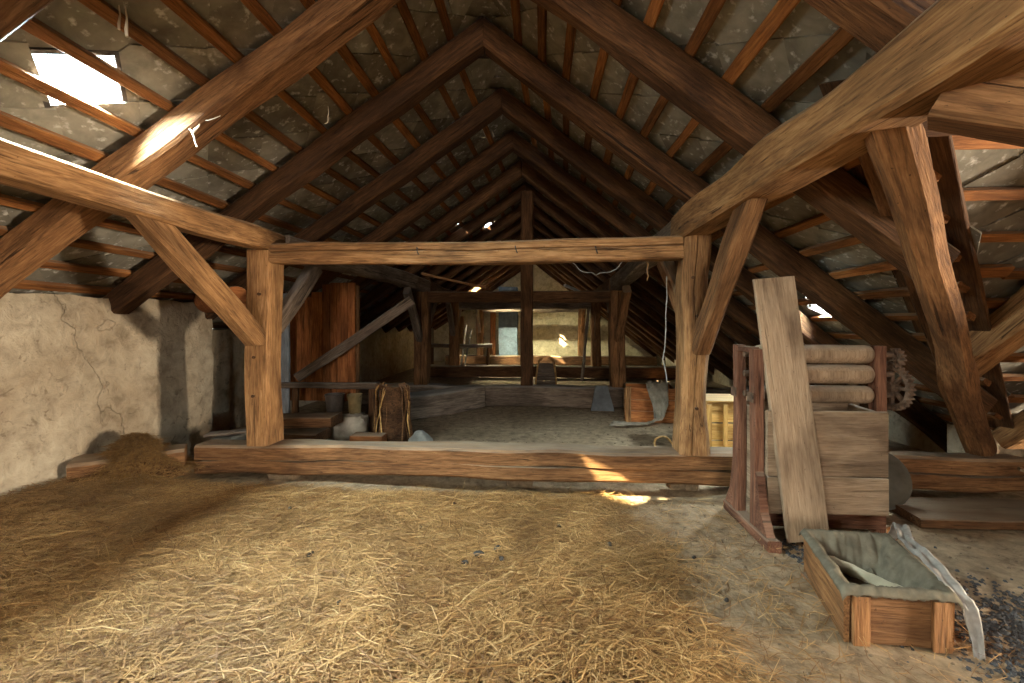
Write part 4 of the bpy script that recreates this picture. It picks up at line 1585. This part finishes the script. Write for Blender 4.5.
# wire hoop on the floor behind the sill
hp = link('wire_hoop', tube_mesh([(0.075 * math.cos(a) + 0.012 * math.cos(a * 2), 0.02 * math.sin(a * 3), 0.085 + 0.082 * math.sin(a)) for a in [2 * math.pi * i / 28 for i in range(28)]], 0.008, 6, True), 'yellow', smooth=60)
hp.location = (0.93, 3.20, 0.10)
hp.rotation_euler = (R(-12), 0, R(15))
tag(hp, 'twisted straw rope hoop behind the sill near the knotty post', 'hoop')
tag(box('hoop_block', (0.93, 3.22, 0.0), (0.24, 0.14, 0.105), 'timber_dark', bev=0.006), 'low dark block under the straw rope hoop', 'block')
# plank case behind the knotty post, the light on it put into its colour
yc = tag(empty('plank_case', (1.66, 3.62, 0.0)), 'plank case with yellow light in its colour behind the knotty post and mangle', 'case')
for z, h in ((0.0, 0.14), (0.145, 0.14), (0.29, 0.165)):
    beam('board', (1.36, 3.60, z + h / 2), (1.98, 3.60, z + h / 2), 0.02, h - 0.004, 'lit_plank', parent=yc, wob=0.002, cham=0.003)
for x in (1.40, 1.53, 1.66, 1.94):
    beam('batten', (x, 3.582, 0.0), (x, 3.582, 0.44), 0.035, 0.016, 'lit_plank', up=(0, -1, 0), parent=yc, wob=0.001, cham=0.002)
for x in (1.37, 1.97):
    beam('end_board', (x, 3.615, 0.225), (x, 3.92, 0.225), 0.02, 0.45, 'lit_plank', parent=yc, wob=0.002, cham=0.003)
beam('lid_board', (1.35, 3.76, 0.463), (1.99, 3.76, 0.463), 0.36, 0.02, 'lit_plank', parent=yc, wob=0.002, cham=0.003)

# ------------------------------------------------------------------ far end
tag(link('wall_chimney', wall_mesh(8, 12, lambda u, v: (-1.19 + 0.54 * u + 0.006 * math.sin(v * 9 + u), 12.05, v * (2.2)), (0, 0.45, 0)), 'plaster_bluelit', smooth=45),
    'grey plastered chimney stack tinted with blue light before the rear gable', 'chimney', kind='structure')
# upended sledge behind the king post
sd = tag(empty('sledge', (0.10, 7.0, 0.0)), 'small slatted sledge standing upright beyond the king post', 'sledge')
for sx in (-1, 1):
    link('runner', tube_mesh([(sx * 0.17, 0, 0.0), (sx * 0.165, -0.01, 0.2), (sx * 0.14, -0.02, 0.42), (sx * 0.11, -0.05, 0.52), (sx * 0.06, -0.10, 0.56)], 0.016, 6), 'yellow', sd, smooth=60)
for i in range(6):
    z = 0.06 + i * 0.075
    hw = 0.16 - 0.004 * i
    beam('slat', (0.10 - hw, 7.0 - 0.012, z), (0.10 + hw, 7.0 - 0.012, z), 0.016, 0.066, 'timber_grey', parent=sd, wob=0.002, cham=0.003)
# tools leaning at the fourth frame
for i, (x, dx) in enumerate(((-2.02, 0.10), (-1.93, 0.16))):
    o = link('tool_handle', tube_mesh([(x, 10.6, 0.0), (x + dx * 0.5, 10.75, 0.55), (x + dx, 10.9, 1.1 - 0.1 * i)], 0.022, 6), 'iron', smooth=60)
    tag(o, 'dark tool handle leaning beyond the third frame', 'tool', 'leaning tool handles')
beam('post', (-1.38, 12.3, 0.0), (-1.38, 12.3, 1.72), 0.16, 0.16, 'plank', up=(0, 1, 0), label='orange brown post beside the plastered chimney', cat='post')
beam('post', (-2.25, 11.9, 0.0), (-2.25, 11.9, 1.35), 0.14, 0.14, 'timber_pale', up=(0, 1, 0), label='pale post near the rear gable on the roof window side', cat='post')
rs2 = tag(empty('rail_stand', (-1.85, 9.65, 0.0)), 'low rail on legs beyond the third frame on the roof window side', 'rail')
beam('rail', (-2.6, 9.65, 0.62), (-1.1, 9.65, 0.62), 0.08, 0.09, 'timber_grey', parent=rs2)
for x in (-2.5, -1.2):
    beam('leg', (x, 9.65, 0.0), (x, 9.65, 0.575), 0.07, 0.07, 'timber_dark', up=(0, 1, 0), parent=rs2)

# thin lath lying by the valley foot, planks by the eaves
beam('loose_lath', (2.66, 2.52, 0.30), (3.05, 2.30, 0.16), 0.035, 0.018, 'board', label='pale loose lath sloping below the valley rafter foot', cat='lath', wob=0.002, cham=0.002)
beam('floor_plank', (2.05, 2.55, 0.03), (3.05, 2.50, 0.05), 0.30, 0.05, 'timber_dark', label='dark plank lying before the sill at the valley foot', cat='plank', wob=0.006, cham=0.006)

# boarded screen added out of view to hold back the hay door's light
scr = tag(empty('shading_screen', (3.22, 2.35, 0.0)), 'added plank screen in the cross wing shading the floor from the hay door', 'partition')
y = 1.60
while y < 3.02:
    w = rnd.uniform(0.14, 0.19)
    top = z_wing(y + w) - 0.04
    if top > 0.2:
        beam('plank', (3.22, y + w / 2, 0.0), (3.22, y + w / 2, min(top, 1.5)), w - 0.003, 0.024, 'timber_dark', up=(1, 0, 0), parent=scr, wob=0.002, cham=0.003)
    y += w

# ------------------------------------------------------------------ hanging wires, cobwebs
def strand(name, pts, r, mat, label, cat, group=None):
    P = [Vector(p) for p in pts]
    out = []
    for a, b in zip(P[:-1], P[1:]):
        for k in range(4):
            out.append(a.lerp(b, k / 4) + Vector((rnd.uniform(-1, 1), rnd.uniform(-1, 1), rnd.uniform(-1, 1))) * 0.006)
    out.append(P[-1])
    return tag(link(name, tube_mesh(out, r, 5), mat, smooth=70), label, cat, group)


strand('hanging_rope', [(0.92, 3.12, 1.45), (0.915, 3.13, 1.15), (0.90, 3.14, 0.85), (0.93, 3.15, 0.68)], 0.004, 'wire', 'thin rope hanging behind the knotty post', 'rope')
strand('wire_loop', [(0.22, 2.90, 1.53), (0.28, 2.90, 1.47), (0.38, 2.90, 1.445), (0.50, 2.90, 1.47), (0.56, 2.90, 1.535)], 0.003, 'wire', 'wire loop hanging under the tie beam near the knotty post', 'wire')
strand('hanging_twine', [(0.72, 2.88, 1.53), (0.725, 2.88, 1.46), (0.72, 2.88, 1.40)], 0.005, 'straw', 'short twine end hanging under the tie beam', 'twine')
strand('hanging_rope', [(2.36, 1.95, 1.35), (2.37, 1.96, 1.22), (2.365, 1.95, 1.05)], 0.005, 'wire', 'short rope end hanging from the jack rafter', 'rope')


def cobweb(name, c, pts, label):
    V, F = [], []
    for (a, b, r0, r1) in pts:
        me = tube_mesh([Vector(c) + Vector(a), Vector(c) + Vector(a).lerp(Vector(b), 0.35) + Vector((0.004, 0, -0.006)), Vector(c) + Vector(a).lerp(Vector(b), 0.7) + Vector((-0.004, 0.003, -0.004)), Vector(c) + Vector(b)], [r0, (r0 + r1) / 2, r1 * 1.2, r1], 5)
        o_ = len(V)
        V += [tuple(v.co) for v in me.vertices]
        F += [tuple(q + o_ for q in p.vertices) for p in me.polygons]
        bpy.data.meshes.remove(me)
    return tag(link(name, pydata('cobweb', V, F), 'web', smooth=70), label, 'cobweb')


cobweb('cobweb', (-1.66, 1.93, 2.06), [((-0.10, 0, 0.05), (-0.02, -0.01, -0.02), 0.002, 0.004), ((-0.02, -0.01, -0.02), (0.01, -0.01, -0.10), 0.005, 0.003), ((0.02, 0, 0.03), (-0.01, -0.01, -0.03), 0.003, 0.005), ((0.02, 0, 0.03), (0.12, 0, 0.05), 0.003, 0.0015)],
       'dusty cobweb hanging on the first rafter beyond the roof window')
cobweb('cobweb', (-1.55, 1.45, 2.26), [((0, 0, 0.02), (0.0, 0, -0.07), 0.002, 0.004), ((0.015, 0.01, 0.02), (0.02, 0.01, -0.09), 0.002, 0.005)], 'dusty cobweb hanging from the lath above the roof window')
cobweb('cobweb', (-1.17, 2.25, 2.26), [((0, 0, 0.05), (0.002, 0, -0.03), 0.0012, 0.002), ((0.002, 0, -0.03), (-0.02, 0, -0.045), 0.003, 0.002)], 'thin cobweb thread under the wall side laths')

# ------------------------------------------------------------------ straw, hay and dirt
def blades(n, xs, ys, density, lmin, lmax, wmin, wmax, zup, seed, flow=0.0, height=None):
    g = np.random.default_rng(seed)
    X = g.uniform(xs[0], xs[1], n * 3)
    Y = g.uniform(ys[0], ys[1], n * 3)
    keepm = g.uniform(0, 1, n * 3) < density(X, Y)
    X, Y = X[keepm][:n], Y[keepm][:n]
    n = len(X)
    ang = g.uniform(0, 2 * np.pi, n)
    ang = ang + 0.9 * vnoise(X * 1.1, Y * 1.3, 9.0) if flow else ang
    if flow:
        al = g.uniform(0, 1, n) < flow
        ang = np.where(al, g.normal(0.15, 0.55, n) + 1.1 * vnoise(X * 1.4, Y * 1.2, 7.0), ang)
    L = g.uniform(lmin, lmax, n) * np.where(g.uniform(0, 1, n) < 0.25, 1.5, 1.0)
    Wd = g.uniform(wmin, wmax, n)
    pitch = g.normal(0, 0.10, n)
    bend = g.normal(0, 0.22, n)
    z0 = (height or floor_h)(X, Y) + g.uniform(0.002, 1.0, n) ** 2 * zup + 0.003
    st = np.array([-0.5, 0.0, 0.5])
    P = np.zeros((n, 3, 2, 3))
    for k, q in enumerate(st):
        a = ang + bend * q * 2
        cx = X + np.cos(a) * L * q
        cy = Y + np.sin(a) * L * q
        cz = z0 + np.sin(pitch) * L * q - (abs(q) * 2) ** 2 * 0.10 * L * 0.4
        gz = (height or floor_h)(cx, cy) + 0.0015
        cz = np.maximum(cz, gz)
        tw = g.uniform(-0.6, 0.6, n)
        for m, sg in ((0, -0.5), (1, 0.5)):
            P[:, k, m, 0] = cx - np.sin(a) * Wd * sg
            P[:, k, m, 1] = cy + np.cos(a) * Wd * sg
            P[:, k, m, 2] = cz + sg * tw * Wd
    V = P.reshape(-1, 3)
    base = (np.arange(n) * 6)[:, None]
    F = np.concatenate([base + np.array([[0, 1, 3, 2]]), base + np.array([[2, 3, 5, 4]])], 1).reshape(-1)
    me = bpy.data.meshes.new('straw')
    me.vertices.add(len(V))
    me.vertices.foreach_set('co', V.astype(np.float32).ravel())
    nf = n * 2
    me.loops.add(nf * 4)
    me.loops.foreach_set('vertex_index', F.astype(np.int32))
    me.polygons.add(nf)
    me.polygons.foreach_set('loop_start', np.arange(nf, dtype=np.int32) * 4)
    me.update()
    me.validate()
    return me


so = link('straw', blades(120000, (-2.93, 1.6), (0.35, 2.80), straw_density, 0.04, 0.13, 0.0014, 0.0030, 0.045, 3, 0.45), 'straw')
tag(so, 'loose golden straw strewn over the attic floor', 'straw', kind='stuff')
so3 = link('straw', blades(5000, (-2.9, 1.3), (0.35, 2.78), straw_density, 0.10, 0.22, 0.0020, 0.0036, 0.050, 13, 0.5), 'straw')
tag(so3, 'longer pale stalks lying on top of the loose straw', 'straw', kind='stuff')
so2 = link('straw', blades(9000, (-2.93, 1.0), (-3.6, 0.2), lambda x, y: np.clip(0.9 - 0 * x, 0, 1) * (x < 0.6), 0.08, 0.22, 0.004, 0.007, 0.04, 4, 0.4), 'straw')
tag(so2, 'loose straw on the floor before the front gable', 'straw', kind='stuff')


def hay_h(x, y):
    return 0.10 + 0.26 * np.exp(-(((x + 2.66) / 0.20) ** 2 + ((y - 2.60) / 0.16) ** 2))


hm = link('hay_heap', blades(5200, (-2.92, -2.30), (2.36, 2.84), lambda x, y: np.exp(-(((x + 2.66) / 0.20) ** 2 + ((y - 2.60) / 0.17) ** 2)), 0.04, 0.13, 0.002, 0.004, 0.03, 8, 0.0, hay_h), 'hay')
tag(hm, 'brown tuft of hay heaped on the kerb at the plaster wall', 'hay', kind='stuff')


def crumbs(name, n, region, mat, label, seed, smin, smax):
    g = random.Random(seed)
    V, F = [], []
    for i in range(n):
        x, y = region(g)
        s = g.uniform(smin, smax)
        z = float(floor_h(x, y))
        b = len(V)
        ring = 5
        for k in range(ring):
            a = 2 * math.pi * k / ring + g.uniform(-.3, .3)
            V.append((x + s * math.cos(a) * g.uniform(.7, 1.2), y + s * math.sin(a) * g.uniform(.7, 1.2), z))
        for k in range(ring):
            a = 2 * math.pi * k / ring + g.uniform(-.3, .3)
            V.append((x + s * 0.6 * math.cos(a), y + s * 0.6 * math.sin(a), z + s * g.uniform(0.4, 0.8)))
        F += [(b + k, b + (k + 1) % ring, b + ring + (k + 1) % ring, b + ring + k) for k in range(ring)]
        F.append(tuple(b + ring + k for k in range(ring)))
    return tag(link(name, pydata(name, V, F), mat, smooth=50), label, 'debris', kind='stuff')


crumbs('dirt_crumbs', 700, lambda g: (g.uniform(0.3, 2.9), g.uniform(1.0, 2.75)), 'earth', 'earth crumbs scattered on the bare floor', 5, 0.003, 0.010)
crumbs('dark_debris', 4200, lambda g: (1.82 + g.gauss(0, 0.20), 1.52 + g.gauss(0, 0.17)), 'black', 'dark ashy debris strewn beside the crate', 6, 0.003, 0.011)
crumbs('dark_debris', 160, lambda g: (g.uniform(1.18, 1.45), g.uniform(2.02, 2.24)), 'black', 'dark litter under the roller mangle', 7, 0.005, 0.014)
crumbs('floor_litter', 500, lambda g: (g.uniform(-1.6, 1.4), g.uniform(3.05, 5.4)), 'earth', 'pale crumbs on the dusty floor of the second bay', 9, 0.004, 0.012)
# dark clods lying on the straw
for i, (x, y, s) in enumerate(((-0.28, 1.90, 0.05), (-0.20, 1.96, 0.04), (-0.17, 1.86, 0.035), (-0.33, 1.83, 0.03), (-1.05, 1.86, 0.035), (-0.62, 2.14, 0.03), (-0.50, 2.42, 0.028),
                               (0.33, 2.02, 0.03), (0.10, 2.20, 0.025), (0.72, 2.02, 0.022), (-1.42, 2.3, 0.025), (-0.9, 2.35, 0.022), (0.74, 1.72, 0.022), (-0.75, 1.52, 0.022), (0.52, 1.52, 0.03))):
    rock('dirt_clod', (x, y, float(floor_h(x, y)) + (0.024 if x < 0.5 else 0.0)), (s * 1.0, s * 0.65, s * 0.45), 'dung', 'dark dry clod lying on the straw floor', 'clod', seed=20 + i, rz=i * 1.1, group='dark clods on the straw')
